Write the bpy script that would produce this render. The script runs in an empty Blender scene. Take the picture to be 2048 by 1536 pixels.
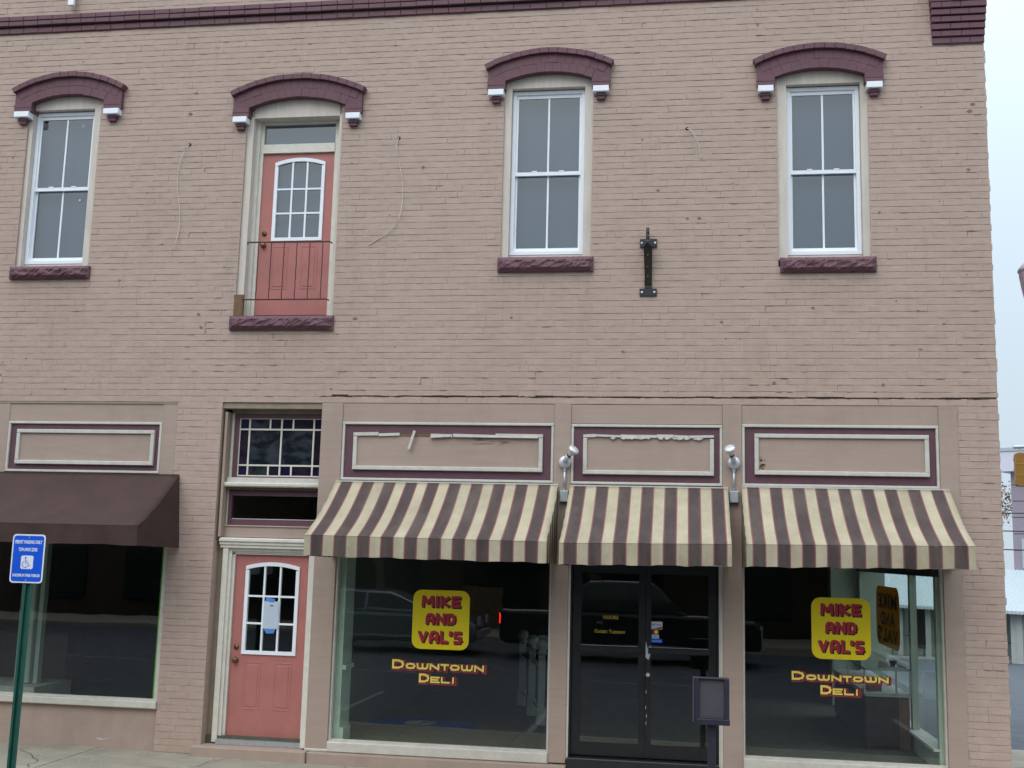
import bpy, bmesh, math, random
from mathutils import Vector, Matrix
R = random.Random(7)
scene = bpy.context.scene
COL = scene.collection
# ------------------------------------------------------------------ camera, sky, sun, exposure
EYE = 2.4138
yaw, pitch, roll = math.radians(8.846), math.radians(8.581), math.radians(1.484)
fwd = Vector((-math.sin(yaw)*math.cos(pitch), math.cos(yaw)*math.cos(pitch), math.sin(pitch)))
right = Vector((math.cos(yaw), math.sin(yaw), 0)); up = right.cross(fwd)
r2 = math.cos(roll)*right + math.sin(roll)*up
u2 = -math.sin(roll)*right + math.cos(roll)*up
cd = bpy.data.cameras.new("camera"); cam = bpy.data.objects.new("camera", cd); COL.objects.link(cam)
m = Matrix((r2, u2, -fwd)).transposed().to_4x4(); m.translation = Vector((0, -13, EYE)); cam.matrix_world = m
cd.sensor_width = 36; cd.lens = 36*2250.6/2048; cd.clip_start = .1; cd.clip_end = 2000
scene.camera = cam
world = bpy.data.worlds.new("World"); scene.world = world; world.use_nodes = True
wn = world.node_tree.nodes; wl = world.node_tree.links
sky = wn.new("ShaderNodeTexSky"); sky.sky_type = 'NISHITA'; sky.sun_disc = False
SUN_EL, SUN_AZ = 48, 200
sky.sun_elevation = math.radians(SUN_EL); sky.sun_rotation = math.radians(SUN_AZ)
sky.air_density = 1.0; sky.dust_density = 6.0; sky.ozone_density = 1.0
# overcast: the clear sky mostly veiled by an even cloud layer, three times brighter overhead than at the horizon
tc = wn.new("ShaderNodeTexCoord"); sx_ = wn.new("ShaderNodeSeparateXYZ"); wl.new(tc.outputs["Generated"], sx_.inputs[0])
pw_ = wn.new("ShaderNodeMath"); pw_.operation = 'POWER'; pw_.inputs[1].default_value = 2.1; pw_.use_clamp = True; wl.new(sx_.outputs[2], pw_.inputs[0])
mr = wn.new("ShaderNodeMapRange"); mr.inputs[1].default_value = 0; mr.inputs[2].default_value = 1; mr.inputs[3].default_value = 5.3; mr.inputs[4].default_value = 22.0; wl.new(pw_.outputs[0], mr.inputs[0])
sc_ = wn.new("ShaderNodeVectorMath"); sc_.operation = 'SCALE'; sc_.inputs[0].default_value = (.78, .92, 1.04); wl.new(mr.outputs[0], sc_.inputs["Scale"])
mixw = wn.new("ShaderNodeMix"); mixw.data_type = 'RGBA'; mixw.inputs[0].default_value = .88; wl.new(sky.outputs[0], mixw.inputs[6]); wl.new(sc_.outputs[0], mixw.inputs[7])
wn["Background"].inputs[1].default_value = .13
wl.new(mixw.outputs[2], wn["Background"].inputs[0])
sd = bpy.data.lights.new("sun", 'SUN'); sun = bpy.data.objects.new("sun", sd); COL.objects.link(sun)
sd.energy = .6; sd.angle = math.radians(36); sd.color = (1, .96, .9)
az, el = math.radians(SUN_AZ), math.radians(SUN_EL)
sdir = Vector((math.sin(az)*math.cos(el), math.cos(az)*math.cos(el), math.sin(el)))
sun.rotation_euler = sdir.to_track_quat('Z', 'Y').to_euler()
scene.view_settings.view_transform = 'Standard'; scene.view_settings.look = 'None'
scene.view_settings.gamma = 1; scene.view_settings.use_curve_mapping = False
scene.view_settings.exposure = 0.32
scene.cycles.max_bounces = 8; scene.cycles.transparent_max_bounces = 16
# ------------------------------------------------------------------ materials
class NT:
    def __init__(s, mat):
        s.m = mat; s.t = mat.node_tree; s.n = s.t.nodes; s.b = s.n["Principled BSDF"]
    def add(s, typ, **kw):
        n = s.n.new(typ)
        for k, v in kw.items():
            if k.startswith('i_'):
                key = k[2:]; key = int(key) if key.isdigit() else key
                n.inputs[key].default_value = v
            else: setattr(n, k, v)
        return n
    def link(s, a, b): s.t.links.new(a, b)
    def pos(s): return s.add("ShaderNodeNewGeometry").outputs["Position"]
    def noise(s, vec, scale, detail=4, rough=.6, stretch=None):
        if stretch:
            mp = s.add("ShaderNodeMapping"); mp.inputs["Scale"].default_value = stretch; s.link(vec, mp.inputs[0]); vec = mp.outputs[0]
        n = s.add("ShaderNodeTexNoise"); n.inputs["Scale"].default_value = scale; n.inputs["Detail"].default_value = detail
        n.inputs["Roughness"].default_value = rough; s.link(vec, n.inputs["Vector"]); return n.outputs["Fac"]
    def ramp(s, fac, stops):
        r = s.add("ShaderNodeValToRGB"); e = r.color_ramp.elements
        while len(e) < len(stops): e.new(.5)
        for el_, (p, c) in zip(e, stops):
            el_.position = p; el_.color = (*c, 1) if len(c) == 3 else c
        s.link(fac, r.inputs[0]); return r.outputs[0]
    def mix(s, fac, a, b, mode='MIX'):
        n = s.add("ShaderNodeMix", data_type='RGBA', blend_type=mode)
        for sock, v in ((n.inputs[0], fac), (n.inputs[6], a), (n.inputs[7], b)):
            if isinstance(v, (int, float)): sock.default_value = v
            elif isinstance(v, tuple): sock.default_value = (*v, 1)
            else: s.link(v, sock)
        return n.outputs[2]
    def math(s, op, a, b=None, clamp=False):
        n = s.add("ShaderNodeMath", operation=op, use_clamp=clamp)
        for i, v in enumerate((a, b)):
            if v is None: continue
            if isinstance(v, (int, float)): n.inputs[i].default_value = v
            else: s.link(v, n.inputs[i])
        return n.outputs[0]
    def bump(s, h, strength, dist=.005):
        b = s.add("ShaderNodeBump"); b.inputs["Strength"].default_value = strength; b.inputs["Distance"].default_value = dist
        s.link(h, b.inputs["Height"]); s.link(b.outputs[0], s.b.inputs["Normal"])
def mk(name, rough=.7, metal=0):
    mt = bpy.data.materials.new(name); mt.use_nodes = True; n = NT(mt)
    n.b.inputs["Roughness"].default_value = rough; n.b.inputs["Metallic"].default_value = metal
    return mt, n
def paint(name, col, rough=.6, var=.12, bump=.15, scale=9, chips=None, chipcol=(.12, .1, .08), metal=0, grain=None, dirt=0):
    mt, n = mk(name, rough, metal); p = n.pos()
    a = n.noise(p, scale, 5, .65, grain); b = n.noise(p, scale*9, 3, .6, grain)
    lo = tuple(c*(1-var) for c in col); hi = tuple(min(1, c*(1+var)) for c in col)
    c = n.ramp(a, [(.3, lo), (.7, hi)])
    if dirt:
        d = n.noise(p, 1.3, 6, .7, (1, 1, .5)); c = n.mix(n.math('MULTIPLY', n.ramp(d, [(.5, (0, 0, 0)), (.75, (1, 1, 1))]), dirt), c, tuple(x*.55 for x in col))
    if chips:
        k = n.noise(p, 26, 6, .75, grain); c = n.mix(n.ramp(k, [(chips, (0, 0, 0)), (chips+.02, (1, 1, 1))]), c, chipcol)
    n.link(c, n.b.inputs["Base Color"])
    if bump: n.bump(n.mix(.5, a, b), bump)
    return mt
def brickpaint(name, col, pits=.7, big=.12, tint=(1, .99, .96)):
    mt, n = mk(name, .62); p = n.pos()
    a = n.noise(p, .55, 6, .65); b = n.noise(p, 14, 5, .7); f = n.noise(p, 95, 3, .6)
    lo = tuple(c*(1-big) for c in col); hi = tuple(c*(1+big) for c in col)
    c = n.ramp(a, [(.3, tuple(x*y for x, y in zip(lo, tint))), (.5, col), (.72, hi)])
    c = n.mix(.35, c, n.ramp(b, [(.3, tuple(x*.82 for x in col)), (.75, tuple(min(1, x*1.15) for x in col))]))
    br = n.noise(p, 4.2, 2, .5, (1, 1, 3.2)); c = n.mix(.4, c, n.ramp(br, [(.35, tuple(x*.88 for x in col)), (.65, tuple(x*1.1 for x in col))]))
    st = n.noise(p, 1.7, 7, .8, (1.8, 1, .35)); c = n.mix(n.math('MULTIPLY', n.ramp(st, [(.54, (0, 0, 0)), (.74, (1, 1, 1))]), .5), c, (col[0]*.62, col[1]*.63, col[2]*.6))
    ws = n.noise(p, .8, 6, .75, (1, 1, .7)); c = n.mix(n.math('MULTIPLY', n.ramp(ws, [(.5, (0, 0, 0)), (.68, (1, 1, 1))]), .35), c, (col[0]*.80, col[1]*.77, col[2]*.62))
    sp_ = n.add("ShaderNodeSeparateXYZ"); n.link(p, sp_.inputs[0]); streak = n.noise(p, 1.0, 5, .7, (14, 1, .5)); tot = None
    for (cx_, hw, zs) in ((-8.05, .56, 5.74), (-1.655, .58, 5.75), (1.62, .54, 5.71), (-4.91, .67, 5.06)):
        inx = n.math('LESS_THAN', n.math('ABSOLUTE', n.math('SUBTRACT', sp_.outputs[0], cx_)), hw); dz_ = n.math('SUBTRACT', zs, sp_.outputs[2])
        f_ = n.math('MULTIPLY', n.math('MULTIPLY', inx, n.math('GREATER_THAN', dz_, 0)), n.math('SUBTRACT', 1, n.math('DIVIDE', dz_, .75), True)); tot = f_ if tot is None else n.math('ADD', tot, f_)
    c = n.mix(n.math('MULTIPLY', n.math('MULTIPLY', tot, n.ramp(streak, [(.42, (0, 0, 0)), (.62, (1, 1, 1))])), .16), c, (col[0]*.55, col[1]*.52, col[2]*.48))
    k = n.noise(p, 17, 7, .8, (.8, 1, 1.5)); c = n.mix(n.math('MULTIPLY', n.ramp(k, [(pits, (0, 0, 0)), (pits+.03, (1, 1, 1))]), .8), c, tuple(x*.22 for x in col))
    n.link(c, n.b.inputs["Base Color"])
    h1 = n.noise(p, 7, 4, .6, (.6, 1, 1.6)); n.bump(n.mix(.4, n.mix(.4, b, f), h1), .6, .012); return mt
BEIGE = (.450, .328, .268)
PURP = (.135, .055, .071)
M = {}
M['brick'] = brickpaint("painted_brick", BEIGE, .685)
M['joint'] = brickpaint("painted_joint", BEIGE, .66)
M['pbrick'] = brickpaint("purple_brick", PURP, .72, .1, (1, 1, 1))
M['pjoint'] = paint("purple_joint", (.05, .022, .035))
M['board'] = paint("beige_board", (.385, .285, .23), .6, .06, .08, 5, None, grain=(.3, 1, 3), dirt=.35)
M['stucco'] = paint("beige_stucco", (.38, .28, .225), .8, .07, .3, 6, dirt=.4)
M['reveal'] = paint("dim_beige", (.30, .235, .17), .7, .15, .2, 6, dirt=.5)
M['casing'] = paint("cream_grey_casing", (.61, .545, .475), .65, .08, .2, 8, .70, (.2, .17, .13), grain=(3, 1, .4), dirt=.45)
M['cream'] = paint("cream_trim", (.68, .64, .55), .55, .08, .15, 12, .68, (.22, .17, .12), dirt=.3)
M['white'] = paint("white_vinyl", (.84, .87, .91), .4, .03, .02)
M['trimwhite'] = paint("white_trim", (.57, .535, .47), .5, .1, .15, 12, .69, (.25, .19, .15), dirt=.3)
M['purpwood'] = paint("purple_wood", (.118, .05, .068), .5, .12, .08, 6)
M['salmon'] = paint("salmon_door", (.43, .155, .135), .5, .09, .08, 4, dirt=.3)
M['black'] = paint("black_metal", (.018, .019, .022), .35, .2, .03)
M['bronzeblack'] = paint("brownish_black_metal", (.035, .026, .018), .3, .3, .03, 20)
M['blackdoor'] = paint("black_door_frame", (.012, .012, .014), .35, .3, .03, 8, .735, (.4, .4, .42))
M['rust'] = paint("rusty_iron", (.075, .028, .024), .8, .35, .3, 40)
M['bronze'] = paint("bronze_knob", (.20, .13, .06), .35, .3, 0, 60, metal=.8)
M['steel'] = paint("galvanized_steel", (.48, .5, .51), .4, .12, .05, 25, metal=.6)
M['silver'] = paint("silver_fitting", (.6, .62, .66), .35, .1, .03, 40, metal=.5)
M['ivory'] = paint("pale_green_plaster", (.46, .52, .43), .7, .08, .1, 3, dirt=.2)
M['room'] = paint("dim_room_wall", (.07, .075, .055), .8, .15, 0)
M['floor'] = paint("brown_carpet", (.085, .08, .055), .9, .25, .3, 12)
M['cable'] = paint("pale_cable", (.62, .58, .54), .6, .15, 0)
M['wood'] = paint("weathered_wood", (.16, .095, .05), .8, .4, .3, 14, grain=(5, 1, .6))
M['darkwood'] = paint("dark_wood", (.03, .014, .011), .4, .3, .05, 8, grain=(4, 1, .5))
M['midwood'] = paint("brown_wood", (.15, .065, .03), .45, .3, .05, 8, grain=(4, 1, .5))
M['green'] = paint("green_post", (.010, .080, .055), .45, .2, .08, 14)
M['skytone'] = paint("sky_grey_backing", (.21, .285, .345), .9, .03, 0)  # flat blue-grey for the pane backings, standing in for reflected sky
M['lime'] = paint("lime_strip", (.2, .48, .04), .5, .1, 0)
M['blue'] = paint("sign_blue", (.0, .085, .62), .4, .04, 0)
M['signwhite'] = paint("sign_white", (.75, .77, .8), .4, .04, 0)
M['yellow'] = paint("decal_yellow", (.80, .62, .0), .45, .03, 0)
M['yellow2'] = paint("decal_light_yellow", (.85, .68, .12), .45, .03, 0)
M['red'] = paint("decal_red", (.42, .012, .035), .45, .05, 0)
M['ink'] = paint("decal_black", (.012, .008, .01), .4, .05, 0)
M['maroon'] = paint("decal_maroon", (.33, .02, .05), .45, .05, 0)
M['dimyel'] = paint("worn_yellow_lettering", (.48, .33, .03), .5, .2, 0, 60)
M['ochre'] = paint("ochre_backside", (.42, .22, .01), .6, .1, 0)
M['olive'] = paint("olive_backside_ink", (.09, .085, .02), .6, .3, 0, 40)
M['paper'] = paint("paper", (.50, .56, .66), .8, .05, 0)
M['tape'] = paint("blue_tape", (.08, .24, .62), .7, .1, 0)
M['greyplastic'] = paint("grey_plastic_sheet", (.075, .068, .077), .45, .1, .05)
M['navy'] = paint("dark_navy_metal", (.022, .022, .034), .45, .2, .04)
M['sigyel'] = paint("signal_yellow", (.26, .12, .012), .5, .12, .03)
M['purpleblock'] = paint("lavender_block", (.30, .255, .31), .85, .08, .1)
M['farwhite'] = paint("lavender_white_fascia", (.66, .62, .72), .6, .05, 0)
M['farwall'] = paint("pale_shop_wall", (.36, .38, .37), .8, .1, 0)
M['fardark'] = paint("dark_plum_wall", (.05, .03, .04), .7, .2, 0)
M['tin'] = paint("corrugated_tin", (.42, .47, .50), .45, .06, 0)
M['bark'] = paint("bark", (.09, .07, .055), .9, .3, .4, 14)
M['oppbrick'] = paint("dim_red_brick", (.05, .035, .025), .9, .25, 0, 3)
M['oppstone'] = paint("pale_limestone", (.3, .28, .24), .8, .1, 0)
M['concrete'] = paint("sidewalk_concrete", (.30, .265, .205), .9, .14, .35, 3.2, .715, (.12, .1, .08), dirt=.5)
M['kerb'] = paint("kerb_concrete", (.33, .32, .3), .9, .12, .3, 4)
M['asphalt'] = paint("asphalt", (.062, .068, .080), .75, .3, .4, 2.2)
M['linewhite'] = paint("road_paint", (.26, .26, .26), .8, .15, 0, 20)
M['lineblue'] = paint("worn_blue_paint", (.02, .06, .22), .8, .4, 0, 9)
M['truckblack'] = paint("black_car_paint", (.008, .008, .01), .12, .1, 0)
M['carsilver'] = paint("silver_car_paint", (.16, .18, .2), .18, .05, 0, metal=.4)
M['tyre'] = paint("tyre_rubber", (.015, .015, .015), .85, .1, 0)
M['darkglass'] = paint("dark_glass", (.01, .012, .014), .05, .1, 0)
M['lampglass'] = paint("lamp_lens", (.5, .52, .55), .1, .1, 0)
M['taillight'], _n = mk("lit_tail_lamp", .3)
_n.b.inputs["Base Color"].default_value = (.6, .01, .01, 1); _n.b.inputs["Emission Color"].default_value = (1, .02, .01, 1); _n.b.inputs["Emission Strength"].default_value = 14
M['pink'] = paint("lavender_painted_lamp", (.60, .50, .64), .5, .06, 0)
M['ground'] = paint("dull_grass", (.06, .07, .035), .95, .3, 0, 2)
M['brownfab'], _n = mk("brown_canvas", .85); _p = _n.pos()
_n.link(_n.ramp(_n.noise(_p, 2.5, 5), [(.3, (.040, .017, .014)), (.7, (.058, .027, .022))]), _n.b.inputs["Base Color"]); _n.bump(_n.noise(_p, 3.5, 5, .6, (1.5, 1, .6)), .5, .03)
def leafmat(name, cols):
    mt, n = mk(name, .7); o = n.noise(n.pos(), 3.1, 3)
    n.link(n.ramp(o, [(.3, cols[0]), (.55, cols[1]), (.75, cols[2])]), n.b.inputs["Base Color"]); return mt
M['leaf'] = leafmat("autumn_leaf", [(.10, .085, .03), (.16, .10, .05), (.24, .13, .11)])
M['evergreen'] = leafmat("dark_leaf", [(.015, .022, .008), (.03, .035, .015), (.045, .05, .02)])
def glass(name, tint=(.86, .93, .89), k=1.9, rough=0):
    mt = bpy.data.materials.new(name); mt.use_nodes = True; t = mt.node_tree; t.nodes.clear()
    o = t.nodes.new("ShaderNodeOutputMaterial"); mx = t.nodes.new("ShaderNodeMixShader"); tr = t.nodes.new("ShaderNodeBsdfTransparent"); gl = t.nodes.new("ShaderNodeBsdfGlossy")
    fr = t.nodes.new("ShaderNodeFresnel"); ge = t.nodes.new("ShaderNodeNewGeometry"); a = t.nodes.new("ShaderNodeMath"); b = t.nodes.new("ShaderNodeMath"); c = t.nodes.new("ShaderNodeMath")
    tr.inputs[0].default_value = (*[x**.5 for x in tint], 1); gl.inputs["Roughness"].default_value = rough; fr.inputs[0].default_value = 1.5
    a.operation = 'MULTIPLY'; a.inputs[1].default_value = k; a.use_clamp = True; t.links.new(fr.outputs[0], a.inputs[0])
    b.operation = 'SUBTRACT'; b.inputs[0].default_value = 1; t.links.new(ge.outputs["Backfacing"], b.inputs[1])
    c.operation = 'MULTIPLY'; t.links.new(a.outputs[0], c.inputs[0]); t.links.new(b.outputs[0], c.inputs[1])
    bp = t.nodes.new("ShaderNodeBump"); ns = t.nodes.new("ShaderNodeTexNoise"); ns.inputs["Scale"].default_value = 1.4; bp.inputs["Strength"].default_value = .015; bp.inputs["Distance"].default_value = .05
    t.links.new(ge.outputs["Position"], ns.inputs["Vector"]); t.links.new(ns.outputs["Fac"], bp.inputs["Height"]); t.links.new(bp.outputs[0], gl.inputs["Normal"])
    t.links.new(c.outputs[0], mx.inputs[0]); t.links.new(tr.outputs[0], mx.inputs[1]); t.links.new(gl.outputs[0], mx.inputs[2]); t.links.new(mx.outputs[0], o.inputs[0]); return mt
M['shopglass'] = glass("shop_glass", (.88, .97, .93), 2.5)
M['coated'] = glass("coated_window_glass", (.42, .52, .58), 4.6)
M['clear'] = glass("clear_glass", (.94, .98, .96), 1.1)
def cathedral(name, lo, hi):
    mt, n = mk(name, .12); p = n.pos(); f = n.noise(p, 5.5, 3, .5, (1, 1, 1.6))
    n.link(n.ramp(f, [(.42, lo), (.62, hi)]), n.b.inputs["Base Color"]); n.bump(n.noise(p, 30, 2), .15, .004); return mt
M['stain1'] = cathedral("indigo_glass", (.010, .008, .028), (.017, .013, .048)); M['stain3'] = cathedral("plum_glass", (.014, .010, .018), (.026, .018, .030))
M['stain2'] = cathedral("cloudy_reflection_glass", (.010, .013, .017), (.040, .047, .058))  # cloudy patches imitate reflections, painted into the glass colour
M['dimwhite'] = paint('dull_white_post', (.36, .36, .34), .6, .1, .1)  # plain greyed white for the indoor posts
M['translucent'], _n = mk("ochre_translucent_back", .6); _n.b.inputs["Base Color"].default_value = (.42, .22, .01, 1)
_t = _n.add("ShaderNodeBsdfTranslucent"); _t.inputs[0].default_value = (.48, .28, .02, 1); _a = _n.add("ShaderNodeMixShader"); _a.inputs[0].default_value = .5
_n.link(_n.b.outputs[0], _a.inputs[1]); _n.link(_t.outputs[0], _a.inputs[2]); _n.link(_a.outputs[0], _n.n["Material Output"].inputs[0])
def stripes(name, x0, period, axis=0):
    mt, n = mk(name, .85); p = n.pos(); s = n.add("ShaderNodeSeparateXYZ"); n.link(p, s.inputs[0])
    u = n.math('FRACT', n.math('DIVIDE', n.math('SUBTRACT', s.outputs[axis], x0), period))
    d = n.math('ABSOLUTE', n.math('SUBTRACT', u, .5))
    soil = n.noise(p, 2.2, 6, .7); weave = n.noise(p, 260, 2)
    cream = n.ramp(soil, [(.3, (.365, .305, .20)), (.7, (.495, .425, .295))])
    brown = n.ramp(soil, [(.3, (.053, .034, .031)), (.7, (.075, .049, .045))])
    lt = n.add("ShaderNodeMath", operation='LESS_THAN'); n.link(d, lt.inputs[0]); lt.inputs[1].default_value = .225
    lt2 = n.add("ShaderNodeMath", operation='LESS_THAN'); n.link(d, lt2.inputs[0]); lt2.inputs[1].default_value = .272
    lt3 = n.add("ShaderNodeMath", operation='LESS_THAN'); n.link(d, lt3.inputs[0]); lt3.inputs[1].default_value = .288
    c = n.mix(lt3.outputs[0], cream, (.33, .25, .21)); c = n.mix(lt2.outputs[0], c, (.22, .065, .065)); c = n.mix(lt.outputs[0], c, brown)
    dust = n.noise(p, 1.1, 7, .75, (2.2, 1, .5)); c = n.mix(n.math('MULTIPLY', n.ramp(dust, [(.45, (0, 0, 0)), (.72, (1, 1, 1))]), .35), c, (.20, .17, .13))
    wr = n.noise(p, 5, 4, .6, (1.2, 1, .5)); n.link(c, n.b.inputs["Base Color"]); n.bump(n.mix(.25, wr, weave), .5, .02); return mt
# ------------------------------------------------------------------ mesh helpers
class B:
    def __init__(s): s.v = []; s.f = []
    def add(s, vs, fs):
        o = len(s.v); s.v += [tuple(q) for q in vs]; s.f += [tuple(i+o for i in f) for f in fs]; return s
    def box(s, x0, x1, y0, y1, z0, z1):
        return s.add([(x0, y0, z0), (x1, y0, z0), (x1, y1, z0), (x0, y1, z0), (x0, y0, z1), (x1, y0, z1), (x1, y1, z1), (x0, y1, z1)],
                     [(0, 3, 2, 1), (4, 5, 6, 7), (0, 1, 5, 4), (1, 2, 6, 5), (2, 3, 7, 6), (3, 0, 4, 7)])
    def cbox(s, x0, x1, y0, y1, z0, z1, c=.006):   # front edges chamfered
        return s.add([(x0+c, y0, z0+c), (x1-c, y0, z0+c), (x1-c, y0, z1-c), (x0+c, y0, z1-c), (x0, y0+c, z0), (x1, y0+c, z0), (x1, y0+c, z1), (x0, y0+c, z1),
                      (x0, y1, z0), (x1, y1, z0), (x1, y1, z1), (x0, y1, z1)],
                     [(0, 1, 2, 3), (0, 4, 5, 1), (1, 5, 6, 2), (2, 6, 7, 3), (3, 7, 4, 0), (4, 8, 9, 5), (5, 9, 10, 6), (6, 10, 11, 7), (7, 11, 8, 4), (8, 11, 10, 9)])
    def prism(s, pts, y0, y1):   # polygon in x,z (counter-clockwise seen from the street), extruded from y0 (front) to y1
        n = len(pts); vs = [(x, y0, z) for x, z in pts]+[(x, y1, z) for x, z in pts]
        fs = [tuple(range(n)), tuple(range(2*n-1, n-1, -1))]+[(i, i+n, (i+1) % n+n, (i+1) % n) for i in range(n)]
        return s.add(vs, fs)
    def prismx(s, pts, x0, x1):  # polygon in y,z
        n = len(pts); vs = [(x0, y, z) for y, z in pts]+[(x1, y, z) for y, z in pts]
        return s.add(vs, [tuple(range(n)), tuple(range(2*n-1, n-1, -1))]+[(i, i+n, (i+1) % n+n, (i+1) % n) for i in range(n)])
    def tube(s, pts, r, n=8, taper=None):
        P = [Vector(p) for p in pts]; rings = []
        for i, p in enumerate(P):
            t = (P[min(i+1, len(P)-1)]-P[max(i-1, 0)]).normalized()
            a = t.cross(Vector((0, 0, 1))) if abs(t.z) < .9 else t.cross(Vector((1, 0, 0))); a.normalize(); b = t.cross(a)
            rr = r if taper is None else r+(taper-r)*i/(len(P)-1)
            rings.append([p+a*rr*math.cos(2*math.pi*k/n)+b*rr*math.sin(2*math.pi*k/n) for k in range(n)])
        vs = [q for rg in rings for q in rg]; fs = []
        for i in range(len(P)-1):
            for k in range(n):
                fs.append((i*n+k, i*n+(k+1) % n, (i+1)*n+(k+1) % n, (i+1)*n+k))
        fs += [tuple(range(n-1, -1, -1)), tuple(range((len(P)-1)*n, len(P)*n))]
        return s.add(vs, fs)
    def lathe(s, prof, c, axis=(0, 0, 1), n=16):   # prof: (radius, height along axis)
        ax = Vector(axis).normalized(); a = ax.cross(Vector((0, 0, 1))) if abs(ax.z) < .9 else ax.cross(Vector((1, 0, 0))); a.normalize(); b = ax.cross(a); c = Vector(c)
        vs = []; fs = []
        for r, h in prof: vs += [c+ax*h+a*r*math.cos(2*math.pi*k/n)+b*r*math.sin(2*math.pi*k/n) for k in range(n)]
        for i in range(len(prof)-1):
            for k in range(n): fs.append((i*n+k, i*n+(k+1) % n, (i+1)*n+(k+1) % n, (i+1)*n+k))
        fs += [tuple(range(n-1, -1, -1)), tuple(range((len(prof)-1)*n, len(prof)*n))]
        return s.add(vs, fs)
    def obj(s, name, mat, parent=None, smooth=False, bevel=0):
        me = bpy.data.meshes.new(name); me.from_pydata(s.v, [], s.f)
        me.materials.append(M[mat] if isinstance(mat, str) else mat)
        bm = bmesh.new(); bm.from_mesh(me); bmesh.ops.recalc_face_normals(bm, faces=bm.faces); bm.to_mesh(me); bm.free()
        if smooth:
            for p in me.polygons: p.use_smooth = True
        o = bpy.data.objects.new(name, me); COL.objects.link(o)
        if bevel:
            md = o.modifiers.new("bevel", 'BEVEL'); md.width = bevel; md.segments = 2; md.limit_method = 'ANGLE'
        if parent:
            o.parent = parent
            o.matrix_parent_inverse = WM(parent).inverted()
        return o
def WM(o):
    if o.parent: return WM(o.parent) @ o.matrix_parent_inverse @ o.matrix_basis
    return o.matrix_basis.copy()
def empty(name, loc=(0, 0, 0)):
    o = bpy.data.objects.new(name, None); COL.objects.link(o); o.location = loc; o.empty_display_size = .2; return o
def tag(o, label=None, cat=None, group=None, kind=None):
    if label: o['label'] = label
    if cat: o['category'] = cat
    if group: o['group'] = group
    if kind: o['kind'] = kind
    return o
def thing(name, loc, label, cat, group=None): return tag(empty(name, loc), label, cat, group)
def rrect(x0, x1, z0, z1, r, n=5):
    pts = []
    for cx, cz, a0 in ((x1-r, z0+r, -90), (x1-r, z1-r, 0), (x0+r, z1-r, 90), (x0+r, z0+r, 180)):
        for k in range(n+1):
            a = math.radians(a0+90*k/n); pts.append((cx+r*math.cos(a), cz+r*math.sin(a)))
    return pts
def textmesh(name, txt, mat, parent, x0, x1, z0, z1, y, depth=.0015, offset=0, shear=0, dx=0, dz=0, mirror=False, plane='xz', space=1.0):
    cu = bpy.data.curves.new(name, 'FONT'); cu.body = txt; cu.size = 1; cu.offset = offset; cu.shear = shear; cu.extrude = .001; cu.resolution_u = 4; cu.space_character = space
    to = bpy.data.objects.new(name, cu); COL.objects.link(to); dg = bpy.context.evaluated_depsgraph_get()
    me = bpy.data.meshes.new_from_object(to.evaluated_get(dg)); bpy.data.objects.remove(to); bpy.data.curves.remove(cu)
    xs = [v.co.x for v in me.vertices]; ys = [v.co.y for v in me.vertices]; ax, bx, ay, by = min(xs), max(xs), min(ys), max(ys)
    for v in me.vertices:
        u = (v.co.x-ax)/(bx-ax); w = (v.co.y-ay)/(by-ay); t = .5+v.co.z/.002
        if mirror: u = 1-u
        X = x0+(x1-x0)*u+dx; Z = z0+(z1-z0)*w+dz
        if plane == 'xz': v.co = (X, y-depth*t, Z)
        elif plane == 'yz': v.co = (y-depth*t, X, Z)
        else: v.co = (X, Z, y+depth*t)
    me.materials.clear(); me.materials.append(M[mat]); o = bpy.data.objects.new(name, me); COL.objects.link(o)
    if parent: o.parent = parent; o.matrix_parent_inverse = WM(parent).inverted()
    return o
GLY = {'M': (1.25, [[(0, 0), (.06, 1), (.5, .32), (.94, 1), (1, 0)]]), 'I': (.34, [[(.5, 0), (.5, 1)]]), 'K': (1.0, [[(0, 0), (0, 1)], [(1, 1), (.12, .45), (1, 0)]]),
 'E': (.9, [[(1, 1), (0, 1), (0, 0), (1, 0)], [(0, .5), (.85, .5)]]), 'A': (1.05, [[(0, 0), (.03, .62), (.22, .95), (.5, 1), (.8, .95), (.97, .62), (1, 0)], [(.1, .38), (.9, .38)]]),
 'N': (1.1, [[(0, 0), (0, 1), (1, 0), (1, 1)]]), 'D': (1.05, [[(0, 0), (0, 1), (.55, 1), (.9, .82), (1, .5), (.9, .18), (.55, 0), (0, 0)]]), 'V': (1.1, [[(0, 1), (.5, 0), (1, 1)]]),
 'L': (.85, [[(0, 1), (0, 0), (1, 0)]]), "'": (.3, [[(.5, 1), (.35, .62)]]), 'S': (.95, [[(.92, 1), (.2, 1), (0, .82), (.1, .56), (.88, .44), (1, .18), (.8, 0), (.08, 0)]]),
 'O': (1.1, [[(.5, 1), (.12, .86), (0, .5), (.12, .14), (.5, 0), (.88, .14), (1, .5), (.88, .86), (.5, 1)]]), 'W': (1.35, [[(0, 1), (.04, .25), (.2, 0), (.4, .06), (.5, .3), (.5, .95)], [(.5, .3), (.6, .06), (.8, 0), (.96, .25), (1, 1)]]), 'T': (.95, [[(0, 1), (1, 1)], [(.5, 1), (.5, 0)]])}
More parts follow.
